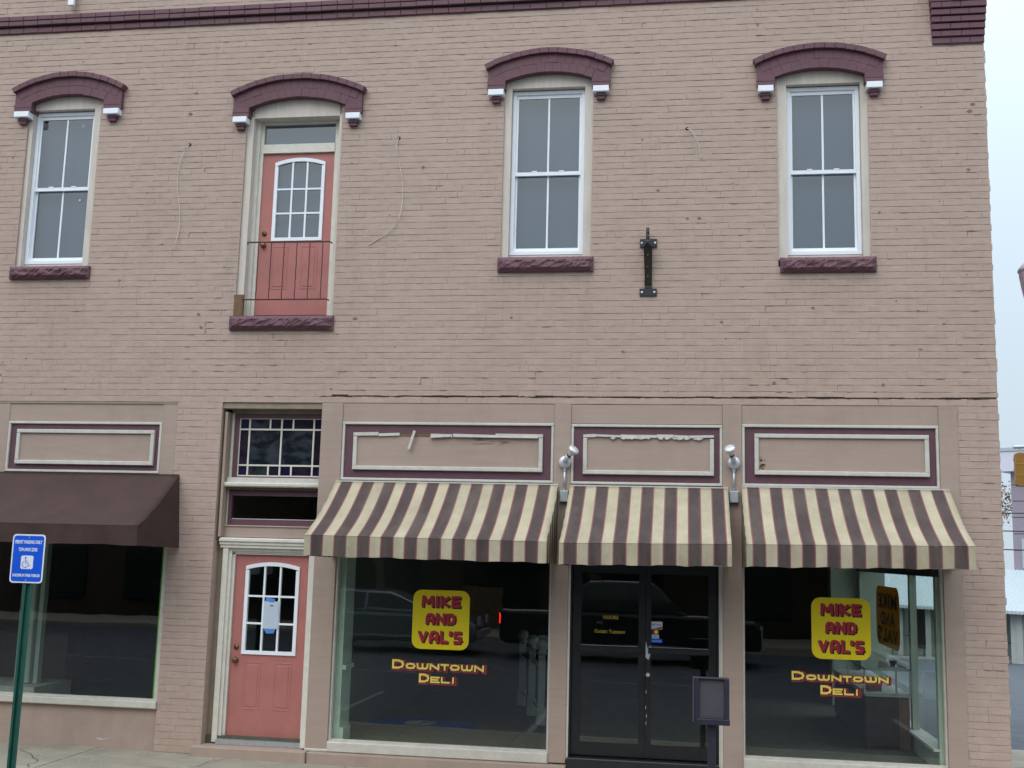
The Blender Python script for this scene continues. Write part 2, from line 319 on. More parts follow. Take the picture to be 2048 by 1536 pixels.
def blockletters(name, txt, mat, parent, x0, x1, z0, z1, y, wt, grow=0, dx=0, dz=0, gap=.16, thin=None):
    """bold block lettering from thick strokes; wt is the stroke width in metres"""
    tot = sum(GLY[c][0] for c in txt)+gap*(len(txt)-1); un = (x1-x0)/tot; b = B(); x = x0; k = 0; H_ = z1-z0
    for c in txt:
        w, strokes = GLY[c]; w *= un
        for st in strokes:
            P = [Vector((x+wt/2+(w-wt)*u+dx, z0+wt/2+(H_-wt)*v+dz)) if c not in "I'" else Vector((x+w*u+dx, z0+(0 if v == 0 else wt*.0)+H_*v+dz)) for u, v in st]
            for i in range(len(P)-1):
                d = (P[i+1]-P[i]).normalized(); n_ = Vector((-d.y, d.x))*(wt/2+grow); e = (wt/2 if c not in "I'" else 0)+grow
                if c in 'KVMNA' and abs(d.x) > .15 and abs(d.y) > .15: e = wt*.18+grow
                a, q = P[i]-d*e, P[i+1]+d*e
                Q = [a-n_, q-n_, q+n_, a+n_]; lo, hi = z0+dz-grow, z1+dz+grow
                Q = [Vector((p.x, min(hi, max(lo, p.y)))) for p in Q]
                b.prism([(p.x, p.y) for p in Q], y-.00012*(k % 9)-.0002, y); k += 1
        x += w+gap*un
    return b.obj(name, mat, parent)
# ------------------------------------------------------------------ ground
def gz(x, y):                      # sidewalk level
    return -.012*(x+6)
def rz(x, y):
    base = -.15-.012*(max(-12, min(x, 8))+6)*.6
    if y > 4.3: base -= .05*(min(y, 62)-4.3)
    return base
def sheet(name, xs, ys, zf, mat, kind='structure'):
    b = B(); b.v = [(x, y, zf(x, y)) for y in ys for x in xs]; nx = len(xs)
    b.f = [(j*nx+i, j*nx+i+1, (j+1)*nx+i+1, (j+1)*nx+i) for j in range(len(ys)-1) for i in range(nx-1)]
    return tag(b.obj(name, mat), kind=kind)
sheet("ground", [-900, -300, -80, -40, -12, 8, 40, 90, 300, 900], [-900, -300, -80, -22, -3, 4.3, 20, 40, 62, 120, 900], lambda x, y: rz(x, y)-.02, 'ground')
sheet("road", [-60, -30, -12, 0, 8, 30, 60], [-19.9, -15, -9, -2.95], lambda x, y: rz(x, y), 'asphalt')
sheet("cross_street", [3.45, 8, 16, 30, 60], [4.45, 10, 20, 30, 40, 51], lambda x, y: rz(x, y), 'asphalt')
sheet("street_corner_pavement", [7.9, 14, 30], [-2.9, 0, 4.4], lambda x, y: rz(x, y)+.0, 'asphalt')
sw = tag(empty("sidewalk"), kind='structure')
xs = [-30, -21.6, -18, -15, -12.9, -10.9, -8.9, -6.9, -5.35, -3.8, -2.25, -.7, .85, 2.4, 3.95, 5.5, 7.85]
for i in range(len(xs)-1):
    for (y0, y1) in ((-1.38, -.0), (-2.80, -1.39)) if xs[i] < 2.5 else ((-1.38, -.0), (-2.80, -1.39), (.01, 1.4), (1.41, 2.8), (2.81, 4.25)):
        x0, x1 = xs[i]+.005, xs[i+1]-.005
        if y0 > 0: x0 = max(x0, 3.45)
        if x0 >= x1: continue
        ya, yb = y0+.005, y1+(.14 if y1 == -.0 and xs[i] < 2.5 else -.0)
        bb = B(); d = R.uniform(-.003, .003)
        zz = [gz(x0, 0)+d, gz(x1, 0)+d, gz(x1, 0)+d, gz(x0, 0)+d]
        P = [(x0, ya), (x1, ya), (x1, yb), (x0, yb)]
        bb.add([(p[0], p[1], z-.2) for p, z in zip(P, zz)]+[(p[0], p[1], z) for p, z in zip(P, zz)], [(0, 3, 2, 1), (4, 5, 6, 7), (0, 1, 5, 4), (1, 2, 6, 5), (2, 3, 7, 6), (3, 0, 4, 7)])
        bb.obj("slab", 'concrete', sw)
kb = tag(empty("kerb"), kind='structure')
for i in range(len(xs)-1):
    bb = B(); x0, x1 = xs[i]+.004, xs[i+1]-.004
    P = [(x0, -2.95), (x1, -2.95), (x1, -2.805), (x0, -2.805)]
    bb.add([(p[0], p[1], gz(p[0], 0)-.3) for p in P]+[(p[0], p[1], gz(p[0], 0)+.002) for p in P], [(0, 3, 2, 1), (4, 5, 6, 7), (0, 1, 5, 4), (1, 2, 6, 5), (2, 3, 7, 6), (3, 0, 4, 7)])
    bb.obj("kerb_stone", 'kerb', kb, bevel=.015)
tag(B().box(3.45, 7.85, 4.26, 4.42, -.6, gz(5, 0)-.01).obj("side_kerb", 'kerb', bevel=.01), kind='structure')
b = B(); b.prism([(-60, -.28), (60, -.28), (60, -.0), (-60, -.0)], -23.5, -19.9); tag(b.obj("far_sidewalk", 'concrete'), kind='structure')
b = B()
for (x, y, L, a) in ((-5.2, -.14, .7, -1.9), (-7.6, -.3, 1.3, -1.1), (-6.3, -.9, .9, .4), (-8.4, -.8, 1.0, -.5), (-4.6, -.5, .8, -2.2)):
    p = Vector((x, y)); n_ = 9
    for k in range(n_):
        a2 = a+R.uniform(-.7, .7); q = p+Vector((math.cos(a2), math.sin(a2)))*L/n_; w = Vector((-math.sin(a2), math.cos(a2)))*R.uniform(.0015, .005)
        if q.y < -.13: b.add([(v.x, v.y, gz(v.x, 0)+.004) for v in (p-w, q-w, q+w, p+w)], [(0, 1, 2, 3)])
        p = q
tag(b.obj("pavement_cracks", 'ink'), kind='stuff')
b = B()
for k in range(150):
    x, y = R.uniform(-9.5, -3.8), -.13-abs(R.gauss(0, .12)) if k % 3 else -R.uniform(.13, 1.5); 
    if -5.7 < x < -3 and y > -.16: y = -.16-abs(y)*.3
    if x < -6.2 : y += .14
    r = R.uniform(.003, .012); z = gz(x, 0)+.003
    b.add([(x-r, y, z), (x, y-r*.8, z), (x+r*1.2, y+.001, z), (x, y+r*.7, z), (x, y, z+r*.7)], [(0, 1, 4), (1, 2, 4), (2, 3, 4), (3, 0, 4)])
tag(b.obj("pavement_grit", paint("grit", (.42, .40, .34), .9, .5, 0, 40)), kind='stuff')
# painted road markings
def flatpoly(name, pts, mat, z=.006):
    b = B(); n = len(pts); b.add([(x, y, rz(x, y)+z) for x, y in pts], [tuple(range(n))]); return tag(b.obj(name, mat), kind='structure')
flatpoly("blue_parking_paint", [(-3.9+.85*math.cos(a*.3927), -3.95+.62*math.sin(a*.3927)) for a in range(16)], 'lineblue')
b = B()
for p in ([(-4.3, -3.75), (-4.0, -3.7), (-3.7, -3.8)], [(-3.95, -3.7), (-3.95, -4.1), (-3.6, -4.2)]): b.tube([(x, y, rz(x, y)+.008) for x, y in p], .02, 6)
b.lathe([(.22, 0), (.25, 0), (.25, .004), (.22, .004)], (-3.95, -4.05, rz(-4, -4)+.008)); tag(b.obj("wheelchair_pavement_mark", 'linewhite'), kind='structure')
for k, x in enumerate((-8.4, -5.5, -2.3, .6, 3.5)):
    flatpoly("parking_line", [(x, -7.5), (x+.1, -7.5), (x+.1, -3.0), (x, -3.0)], 'linewhite')
for k in range(8):
    flatpoly("centre_line", [(-26+6*k, -11.0), (-23+6*k, -11.0), (-23+6*k, -10.88), (-26+6*k, -10.88)], 'linewhite')
flatpoly("side_parking_line", [(3.70, 5.62), (4.4, 6.8), (4.52, 6.76), (3.82, 5.56)], 'linewhite', .008)
b = B()
for i in range(14):
    x = 9.0+i*1.6; b.box(x, x+1.58, 50.8-(x-9)*.0, 51.1, rz(10, 51)-.1, rz(10, 51)+.14)
tag(b.obj("far_kerb", 'kerb'), kind='structure')
# ------------------------------------------------------------------ the corner building
BLD = thing("brick_building", (-3, 0, 0), "two storey painted brick corner building with plum trim filling the picture", "building")
H = .0771; X0, X1, ZTOP = -11.0, 3.42, 10.0
hoods = {  # cx, inner half, outer half, foot z, cap apex z, cap radius
    'a': (-7.98, .505, .752, 7.985, 8.505, 1.62), 'b': (-4.85, .632, .85, 7.81, 8.349, 1.98),
    'c': (-1.66, .53, .757, 8.045, 8.552, 1.78), 'd': (1.553, .513, .727, 7.968, 8.468, 1.72)}
def arch_z(h, x, r_off):          # height of the ring line r_off inside the cap's outer line
    cx, wi, wo, zf, za, RR = h; r = RR-r_off; return za-RR+math.sqrt(max(0, r*r-(x-cx)**2))
def openings(z):
    o = []
    if z < 4.163: o += [(X0-1, -6.19), (-5.61, 2.98)]
    elif z < 4.163: pass
    for h, (xa, xb, zb) in ((hoods['a'], (-8.557, -7.541, 5.85)), (hoods['b'], (-5.527, -4.27, 5.16)), (hoods['c'], (-2.205, -1.115, 5.85)), (hoods['d'], (1.066, 2.107, 5.8))):
        if z < zb: continue
        cx, wi, wo, zf, za, RR = h; r = RR-.2; zc = za-RR
        if z > zc+r: continue
        if z > zf:
            w = math.sqrt(max(0, r*r-(z-zc)**2)); o.append((max(xa, cx-w), min(xb, cx+w)))
        else: o.append((xa, xb))
    return sorted(o)
def solid(z):
    a = X0; out = []
    for p, q in openings(z):
        if p > a: out.append((a, p))
        a = max(a, q)
    if a < X1: out.append((a, X1))
    return out
rows = []
n0 = -3; n1 = int(ZTOP/H)
mort = B(); bricks = []; crack = B()
for n in range(n0, n1):
    z0, z1 = n*H, (n+1)*H; zm = z0+H/2
    header = n % 7 == 3
    pitch = .1035 if header else .207
    off = (0 if n % 2 == 0 else pitch/2)+R.uniform(-.02, .02)
    for (a, c) in solid(zm):
        ztop_row = z1
        if n == 54 and c > -4.4:
            pass
        if n == 55 and c > -5:
            mort.box(a, -4.4 if a < -4.4 < c else a+.001, .005, .28, z0, z1) if a < -4.4 < c else None
            aa = max(a, -4.4); mort.box(aa, c, .035, .28, z0, z0+.02); mort.box(aa, c, .005, .28, z0+.02, z1)
        else: mort.box(a, c, .005, .28, z0, z1)
        x = a-((a-off) % pitch)
        while x < c-.002:
            xa, xb = max(a, x+.0003), min(c, x+pitch-.0003)
            if xb-xa > .012: bricks.append((xa, xb, z0, z1, n, header, xb-xa > pitch*.97))
            x += pitch
cam_p = Vector((0, -13, EYE))
cand = [k for k, q in enumerate(bricks) if q[6] and not q[5] and q[4] != 55 and q[4] > 55]
cand.sort(key=lambda k: (Vector(((bricks[k][0]+bricks[k][1])/2, 0, bricks[k][2]))-cam_p).length)
near = set(cand[:300])
def brickgeo(b, xa, xb, za, zb, y=.0, thick=.09, jit=.0022):
    g = .0014; c = .0038; j = lambda: R.uniform(-jit, jit)
    za += g; zb -= g; tz = [j()*.7, j()*.7, j()*.7, j()*.7]; pr = R.uniform(-.001, .0035)
    xm = (xa+xb)/2; jm = (j(), j())
    q0, q1 = R.random() < .16, R.random() < .16; c0, c1 = (.002 if q0 else .0005), (.002 if q1 else .0005)
    f = [(xa+c0, y-pr, za+.0016+tz[0]), (xm, y-pr+j()*.4, za+.0016+jm[0]), (xb-c1, y-pr, za+.0016+tz[1]), (xb-c1, y-pr, zb-.0065+tz[2]), (xm, y-pr+j()*.4, zb-.0065+jm[1]), (xa+c0, y-pr, zb-.0065+tz[3])]
    e0, e1 = (.002 if q0 else -pr+.0004), (.002 if q1 else -pr+.0004)
    o = [(xa, y+e0, za+tz[0]), (xm, y+.0045, za+jm[0]), (xb, y+e1, za+tz[1]), (xb, y+e1, zb+tz[2]), (xm, y+.0045, zb+jm[1]), (xa, y+e0, zb+tz[3])]
    b.add(f+o, [(0, 1, 2, 3, 4, 5)]+[(i, i+6, (i+1) % 6+6, (i+1) % 6) for i in range(6)])
wall = B()
for k, (xa, xb, za, zb, n, hd, full) in enumerate(bricks):
    if k in near: continue
    # the band and the corbel are built separately
    if n == 55 and xa > -4.4: za += R.uniform(.006, .022)
    if xb > 3.41: xb += R.uniform(-.012, .012)
    brickgeo(wall, xa, xb, za, zb)
wl_ = wall.obj("brickwork", 'brick', BLD); tag(wl_, kind='stuff')
mort.obj("mortar_bed", 'joint', BLD)
protos = []
for k in range(16):
    b = B(); brickgeo(b, -.1032, .1032, -H/2, H/2); b.add([(-.1025, .0072, -H/2+.003), (.1025, .0072, -H/2+.003), (.1025, .0073, H/2-.003), (-.1025, .0073, H/2-.003)], [(0, 1, 2, 3)])
    me_o = b.obj("brick", 'brick'); protos.append(me_o.data); bpy.data.objects.remove(me_o)
pinv = WM(BLD).inverted()
for k in sorted(near):
    xa, xb, za, zb, *_ = bricks[k]
    o = bpy.data.objects.new("brick", protos[R.randrange(16)]); COL.objects.link(o); o.parent = BLD; o.matrix_parent_inverse = pinv
    o.location = ((xa+xb)/2, R.uniform(-.001, .001), (za+zb)/2); o.rotation_euler = (0, R.uniform(-.004, .004), R.uniform(-.004, .004))
# masses behind the brick face: side wall, roof, floors
b = B(); b.box(3.14, 3.415, .29, 12, 3.2, ZTOP); b.box(3.0, 3.415, .29, .6, -.3, 3.2); b.box(X0, 3.1, 12.0, 12.3, -.3, ZTOP); b.box(X0-.3, X0, .0, 12, -.3, ZTOP)
b.box(X0, 3.41, .2, 12, 9.7, ZTOP-.06); b.obj("rear_wall", 'stucco', BLD)
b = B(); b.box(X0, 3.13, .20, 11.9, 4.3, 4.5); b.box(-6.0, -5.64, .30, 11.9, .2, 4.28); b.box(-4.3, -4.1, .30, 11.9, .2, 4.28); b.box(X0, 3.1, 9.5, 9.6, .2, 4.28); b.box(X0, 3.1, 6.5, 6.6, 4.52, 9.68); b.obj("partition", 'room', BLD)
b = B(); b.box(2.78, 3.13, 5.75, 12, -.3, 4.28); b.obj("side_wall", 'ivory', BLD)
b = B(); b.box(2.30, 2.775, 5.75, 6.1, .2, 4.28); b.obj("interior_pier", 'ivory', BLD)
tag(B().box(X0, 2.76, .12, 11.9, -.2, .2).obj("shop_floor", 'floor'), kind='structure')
# crack above the shopfront: dark ragged gap plates inside the joint
# --- plum band (string course)
band = B().box(X0, 2.83, -.045, .02, 9.195, 9.335).obj("string_course", 'pjoint', BLD)
x = X0
while x < 2.7:
    for (za, zb, y) in ((9.105, 9.172, -.028), (9.20, 9.262, -.062), (9.272, 9.336, -.062)):
        xo = R.uniform(0, .02)
        b = B(); b.cbox(x+.002, x+.2045, y+R.uniform(-.003, .003), .03 if y > -.05 else -.02, za+R.uniform(-.002, .002), zb+R.uniform(-.002, .002), .006)
        b.obj("band_brick", 'pbrick', band)
    x += .2065
B().box(X0, 2.83, -.02, .02, 9.110, 9.168).obj("band_joint", 'pjoint', band)
tag(B().box(-8.085, -8.005, -.10, -.06, 9.44, 9.9).obj("white_bracket", 'white', BLD), "white vertical strip above the plum band at the top left")
# --- corner corbel, stepping out as it rises
corb = B().box(2.86, 3.40, -.015, .02, 8.42, 9.6).obj("corner_corbel", 'pjoint', BLD)
zz = 8.418; step = .0815
for k in range(12):
    pr = .022+.017*min(k, 5) if k < 6 else .112
    xa, xb = 2.845-.004*k, 3.425+.004*min(k, 5)
    cuts = [xa, xa+.11+R.uniform(-.01, .01), xa+.33, xb] if k % 2 else [xa, xa+.21, xa+.42, xb]
    for q in range(3):
        B().cbox(cuts[q]+.001, cuts[q+1]-.001, -pr, .1, zz+k*step+(.012 if k < 6 else .003), zz+(k+1)*step-.001, .005).obj("corbel_brick", 'pbrick', corb)
B().cbox(3.06, 3.165, -.135, -.10, 8.925, 9.05).obj("white_corbel_block", 'white', corb)
B().box(3.06, 3.43, .11, 4, 8.9, 9.6).obj("corbel_return", 'pbrick', corb)
# --- arched hoods
def hood(key, lab):
    h = hoods[key]; cx, wi, wo, zf, za, RR = h; zc = za-RR
    rc0, rc1 = RR-.068, RR; rb0 = RR-.295; rm = (rb0+rc0)/2
    ai = math.asin(wi/rb0)
    core = []
    N = 20
    for k in range(N+1):
        a = -ai+2*ai*k/N; core.append((cx+rb0*math.sin(a)*1.0, zc+rb0*math.cos(a)+.002))
    outer = []
    ao = math.asin((wo-.006)/rc0)
    for k in range(N+1):
        a = ao-2*ao*k/N; outer.append((cx+rc0*math.sin(a), zc+rc0*math.cos(a)))
    pts = [(cx-wo+.006, zf+.004), (cx-wi, zf+.004)]+core+[(cx+wi, zf+.004), (cx+wo-.006, zf+.004)]+outer
    b = B()
    # build as strips so the shape stays convex piecewise
    b2 = B()
    for k in range(N):
        p, q = core[k], core[k+1]; a0 = -ao+2*ao*k/N; a1 = -ao+2*ao*(k+1)/N
        r, s_ = (cx+rc0*math.sin(a0), zc+rc0*math.cos(a0)), (cx+rc0*math.sin(a1), zc+rc0*math.cos(a1))
        b2.prism([p, q, s_, r], -.064, .10)
    for sgn in (-1, 1):
        xs_ = sorted((cx+sgn*wi, cx+sgn*(wo-.006))); lo = core[0] if sgn < 0 else core[-1]; to = outer[-1] if sgn < 0 else outer[0]
        poly = [(xs_[0], zf+.004), (xs_[1], zf+.004), (xs_[1], to[1] if sgn > 0 else lo[1]), (xs_[0], lo[1] if sgn > 0 else to[1])]
        b2.prism(poly, -.0642, .099)
    body = b2.obj("window_hood", 'pbrick', BLD); tag(body, lab)
    def ring(r0, r1, amax, wid, y, name, c=.004, ycut=-.06, gp=.0012):
        n = max(3, round(2*amax*(r0+r1)/2/wid)); da = 2*amax/n
        for k in range(n):
            a0 = -amax+da*k+gp/r0; a1 = -amax+da*(k+1)-gp/r0; yy = y+R.uniform(-.002, .002); jr = R.uniform(-.003, .003); rr0, rr1 = r0+jr, r1+jr
            P = lambda r, a: (cx+r*math.sin(a), zc+r*math.cos(a))
            e = c/r0
            f = [P(rr0+c, a0+e), P(rr0+c, a1-e), P(rr1-c, a1-e), P(rr1-c, a0+e)]; g = [P(rr0, a0), P(rr0, a1), P(rr1, a1), P(rr1, a0)]
            bb = B(); bb.add([(x, yy, z) for x, z in f]+[(x, yy+c, z) for x, z in g]+[(x, ycut, z) for x, z in g],
                             [(0, 1, 2, 3)]+[(i, i+4, (i+1) % 4+4, (i+1) % 4) for i in range(4)]+[(i+4, i+8, (i+1) % 4+8, (i+1) % 4+4) for i in range(4)]+[(8, 9, 10, 11)])
            bb.obj(name, 'pbrick', body)
    ring(rc0, rc1, math.asin((wo+.024)/((rc0+rc1)/2)), .118, -.112, "cap_brick", ycut=.02)
    ring(rm+.001, rc0-.002, math.asin((wo-.03)/rm)*.93, .105, -.0685, "arch_brick", .0015, gp=.0004)
    ring(rb0+.001, rm-.0005, ai, .105, -.0685, "arch_brick", .0015, gp=.0004)
    for sgn in (-1, 1):
        xa, xb = sorted((cx+sgn*wi, cx+sgn*wo)); top = zf+.004
        for q in range(2):
            B().cbox(xa+.001, xb-.001, -.0695-R.uniform(0, .003), -.06, zf+q*.0555, zf+(q+1)*.0555-.002, .003).obj("foot_brick", 'pbrick', body)
        m_ = .5*(xa+xb)+sgn*.0
        B().cbox(xa+.018, xb-.018, -.10, .02, zf-.078, zf-.003, .005).obj("white_block", 'white', body)
        B().cbox(m_-.058, m_+.058, -.062, .02, zf-.118, zf-.080, .004).obj("bracket_brick", 'pbrick', body)
        B().cbox(m_-.048, m_+.048, -.05, .02, zf-.158, zf-.119, .004).obj("bracket_brick", 'pbrick', body)
hood('a', "arched plum brick hood over the leftmost window"); hood('b', "arched plum brick hood over the upper door")
hood('c', "arched plum brick hood over the middle window"); hood('d', "arched plum brick hood over the rightmost window")
# --- rough stone sills
def sill(x0, x1, z0, z1):
    nx, nz = 44, 8; b = B(); P = {}
    for i in range(nx+1):
        for j in range(nz+1):
            e = min(i, nx-i, 2)/2*min(j, nz-j, 2)/2
            y = -.035-e*.045+(R.uniform(-.007, .007)+.005*math.sin(i*.41+j*.9)+.003*math.sin(i*.93-j*1.7))*(1 if e else .2)
            P[i, j] = len(b.v); b.v.append((x0+(x1-x0)*i/nx+R.uniform(-.002, .002), y, z0+(z1-z0)*j/nz+(R.uniform(-.003, .003) if 0 < j < nz else R.uniform(-.0015, .0015))))
    for i in range(nx):
        for j in range(nz): b.f.append((P[i, j], P[i+1, j], P[i+1, j+1], P[i, j+1]))
    b.box(x0+.001, x1-.001, -.0345, .2, z0+.002, z1-.002)
    return b.obj("stone_sill", 'pbrick', BLD)
sill(-8.60, -7.50, 5.738, 5.905); sill(-2.232, -1.08, 5.752, 5.932); sill(1.082, 2.158, 5.708, 5.882); sill(-5.58, -4.245, 5.058, 5.236)
# --- sash windows of the upper floor
def casing(parent, ox0, ox1, wx0, wx1, zb, zt, ztop, y0=.03, y1=.28, mat='casing'):
    B().box(ox0, wx0, y0, y1, zb, ztop+.0).obj("jamb", mat, parent); B().box(wx1, ox1, y0, y1, zb, ztop+.0).obj("jamb", mat, parent)
    B().box(wx0, wx1, y0+.002, y1, zt, ztop).obj("head", mat, parent)
def sash_window(x0, x1, z0, z1, zm, ox0, ox1, ztop, lab, stickers=()):
    y = .105; fw = .046
    b = B(); b.box(x0, x1, y, y+.1, z1-.045, z1); b.box(x0, x1, y, y+.1, z0, z0+.05); b.box(x0, x0+fw, y+.001, y+.1, z0+.05, z1-.045); b.box(x1-fw, x1, y+.001, y+.1, z0+.05, z1-.045)
    w = b.obj("window", 'white', BLD, bevel=.004); tag(w, lab)
    casing(w, ox0, ox1, x0-.003, x1+.003, z0-.075, z1+.012, ztop)
    B().box(x0-.003, x1+.003, .11, .25, z0-.075, z0-.004).obj("sub_sill", 'casing', w)
    ix0, ix1 = x0+fw, x1-fw; sw_ = .034
    for (za, zb_, yy, top) in ((zm-.03, z1-.045, y+.022, True), (z0+.05, zm+.03, y+.055, False)):
        b = B(); b.box(ix0, ix1, yy, yy+.03, zb_-sw_-(.01 if top else .012), zb_-.002); b.box(ix0, ix1, yy, yy+.03, za+.001, za+sw_+(.012 if top else .012))
        zl, zh = za+sw_+.012, zb_-sw_-.012
        b.box(ix0+.001, ix0+sw_*.7, yy+.001, yy+.03, zl, zh); b.box(ix1-sw_*.7, ix1-.001, yy+.001, yy+.03, zl, zh)
        b.obj("sash", 'white', w)
        gx0, gx1 = ix0+sw_*.7, ix1-sw_*.7; mx = (gx0+gx1)/2
        B().box(mx-.011, mx+.011, yy+.005, yy+.026, zl, zh).obj("muntin", 'white', w)
        for (ga, gb) in ((gx0, mx-.011), (mx+.011, gx1)):
            B().box(ga, gb, yy+.014, yy+.020, zl, zh).obj("pane", 'coated', w)
        if top:
            for q in (.28, .72):
                xx = gx0+(gx1-gx0)*q; B().box(xx-.03, xx+.03, yy-.004, yy+.02, za+sw_+.0125, za+sw_+.026).obj("sash_lock", 'white', w)
    B().box(x0+.01, x1-.01, .262, .266, z0-.05, z1+.02).obj("sky_tone_backing", 'skytone', w)  # added sheet behind the panes, coloured like the sky they would reflect
    for (sx, sz, s_) in stickers:
        B().prism([(sx-s_, sz-s_), (sx+s_, sz-s_*.8), (sx+s_*.8, sz+s_), (sx-s_*.9, sz+s_*.8)], .166, .1665).obj("paper_sticker", 'paper', w)
    return w
sash_window(-8.498, -7.645, 5.97, 8.027, 6.99, -8.557, -7.541, 8.24, "leftmost upper sash window with a paper sticker on its pane", ((-7.87, 7.86, .028), (-7.83, 6.84, .016)))
sash_window(-2.116, -1.219, 5.995, 8.08, 7.03, -2.205, -1.115, 8.28, "middle upper sash window to the right of the balcony door")
sash_window(1.180, 2.022, 5.945, 8.003, 6.965, 1.066, 2.107, 8.2, "rightmost upper sash window near the building corner")
# --- doors with arched nine-pane lights
def glazed_door(x0, x1, z0, z1, y, lab, gx0, gx1, gz0, gz1, rise, glassmat, parent=BLD):
    b = B(); N = 12
    arc = lambda u, e=0: gz1-rise+(rise)*(1-(2*u-1)**2)+e
    b.box(x0, gx0, y, y+.045, z0, z1); b.box(gx1, x1, y, y+.045, z0, z1); b.box(gx0, gx1, y, y+.045, z0, gz0)
    for k in range(N):
        u0, u1 = k/N, (k+1)/N; xa, xb = gx0+(gx1-gx0)*u0, gx0+(gx1-gx0)*u1
        b.prism([(xa, arc(u0)), (xb, arc(u1)), (xb, z1), (xa, z1)], y, y+.045)
    d = b.obj("door", 'salmon', parent); tag(d, lab)
    W = gx1-gx0; w = .042
    # white glazing frame
    b = B(); b.box(gx0-.012, gx0+w-.012, y-.018, y+.03, gz0+w-.011, gz1-rise-w+.009); b.box(gx1-w+.012, gx1+.012, y-.018, y+.03, gz0+w-.011, gz1-rise-w+.009); b.box(gx0-.012, gx1+.012, y-.018, y+.03, gz0-.012, gz0+w-.012)
    for k in range(N):
        u0, u1 = k/N, (k+1)/N; xa, xb = gx0-.012+(W+.024)*u0, gx0-.012+(W+.024)*u1
        b.prism([(xa, arc(u0)-w+.01), (xb, arc(u1)-w+.01), (xb, arc(u1)+.014), (xa, arc(u0)+.014)], y-.018, y+.03)
    b.obj("glazing_frame", 'white', d)
    ax0, ax1, az0 = gx0+w-.012, gx1-w+.012, gz0+w-.012
    for q in (1, 2):
        xx = ax0+(ax1-ax0)*q/3; B().box(xx-.011, xx+.011, y-.008, y+.03, az0, arc(q/3)-w+.012).obj("muntin", 'white', d)
    hz = [az0+(gz1-rise*.6-w-az0)*q/3 for q in range(4)]
    for q in (1, 2): B().box(ax0, ax1, y-.0075, y+.0305, hz[q]-.011, hz[q]+.011).obj("muntin", 'white', d)
    for i in range(3):
        for j in range(3):
            xa, xb = ax0+(ax1-ax0)*i/3+.004, ax0+(ax1-ax0)*(i+1)/3-.004; za = hz[j]+.004; zb = hz[j+1]-.004
            if j < 2: B().box(xa, xb, y+.010, y+.015, za, zb).obj("pane", glassmat, d)
            else:
                u0, u1 = (xa-gx0)/W, (xb-gx0)/W; pts = [(xa, za), (xb, za)]+[(xa+(xb-xa)*t, arc(u0+(u1-u0)*t)-w+.016) for t in (1, .66, .33, 0)]
                B().prism(pts, y+.010, y+.015).obj("pane", glassmat, d)
    # two raised panels
    pw = (x1-x0)
    for (pa, pb) in ((x0+pw*.19, x0+pw*.42), (x0+pw*.60, x0+pw*.83)):
        za, zb = z0+.26*(z1-z0)/2.1*1.35, z0+.885
        za = z0+.33; t = .014
        b = B(); b.cbox(pa, pb, y-.004, y+.001, zb-t, zb, .003); b.cbox(pa, pb, y-.004, y+.001, za, za+t, .003); b.cbox(pa, pa+t, y-.0037, y+.001, za+t, zb-t, .003); b.cbox(pb-t, pb, y-.0037, y+.001, za+t, zb-t, .003)
        b.cbox(pa+.035, pb-.035, y-.005, y+.002, za+.035, zb-.035, .0045)
        b.obj("raised_panel", 'salmon', d)
    for (zz_, r) in ((z0+1.055, .030), (z0+.90, .034)):
        xx = x0+.068; B().lathe([(r*1.1, 0), (r*1.1, .006), (r*.5, .012), (r*.45, .03), (r*.9, .036), (r*.95, .05), (r*.6, .058)] if r > .03 else [(r*1.1, 0), (r*1.05, .012), (r*.5, .014), (r*.5, .02)], (xx, y, zz_), (0, -1, 0)).obj("door_knob" if r > .03 else "deadbolt", 'bronze', d, True)
    return d
d2 = glazed_door(-5.352, -4.407, 5.295, 7.402, .2, "upper salmon door behind the thin iron railing", -5.175, -4.535, 6.262, 7.325, .06, 'coated')
B().box(-5.36, -4.40, .29, .294, 5.25, 7.82).obj("sky_tone_backing", 'skytone', d2)  # same added sky-coloured sheet behind the upper door and its transom
fr = B().box(-5.527, -5.44, .03, .3, 5.236, 7.84).obj("door_frame", 'casing', BLD); tag(fr, "weathered cream frame around the upper door")
B().box(-4.312, -4.27, .03, .3, 5.236, 7.84).obj("jamb", 'casing', fr); B().box(-5.44, -4.312, .032, .3, 7.825, 8.12).obj("head", 'casing', fr); B().box(-5.527, -5.44, .05, .3, 7.84, 8.12).obj("head", 'casing', fr); B().box(-4.312, -4.27, .05, .3, 7.84, 8.12).obj("head", 'casing', fr)
b = B(); b.box(-5.44, -5.395, .14, .3, 5.236, 7.825); b.box(-5.395, -5.355, .18, .3, 5.236, 7.825); b.box(-4.35, -4.312, .14, .3, 5.236, 7.825); b.box(-4.404, -4.35, .18, .3, 5.236, 7.825); b.obj("stop", 'cream', fr)
B().box(-5.355, -4.404, .165, .3, 7.405, 7.52).obj("transom_rail", 'cream', fr); B().box(-5.355, -4.404, .17, .3, 7.79, 7.825).obj("transom_rail", 'cream', fr)
B().box(-5.355, -4.404, .215, .221, 7.52, 7.79).obj("transom_pane", 'coated', fr)
tag(B().cbox(-5.548, -5.425, -.01, .029, 5.238, 5.515).obj("wood_block", 'wood', BLD), "bare weathered wood block at the foot of the upper door frame")
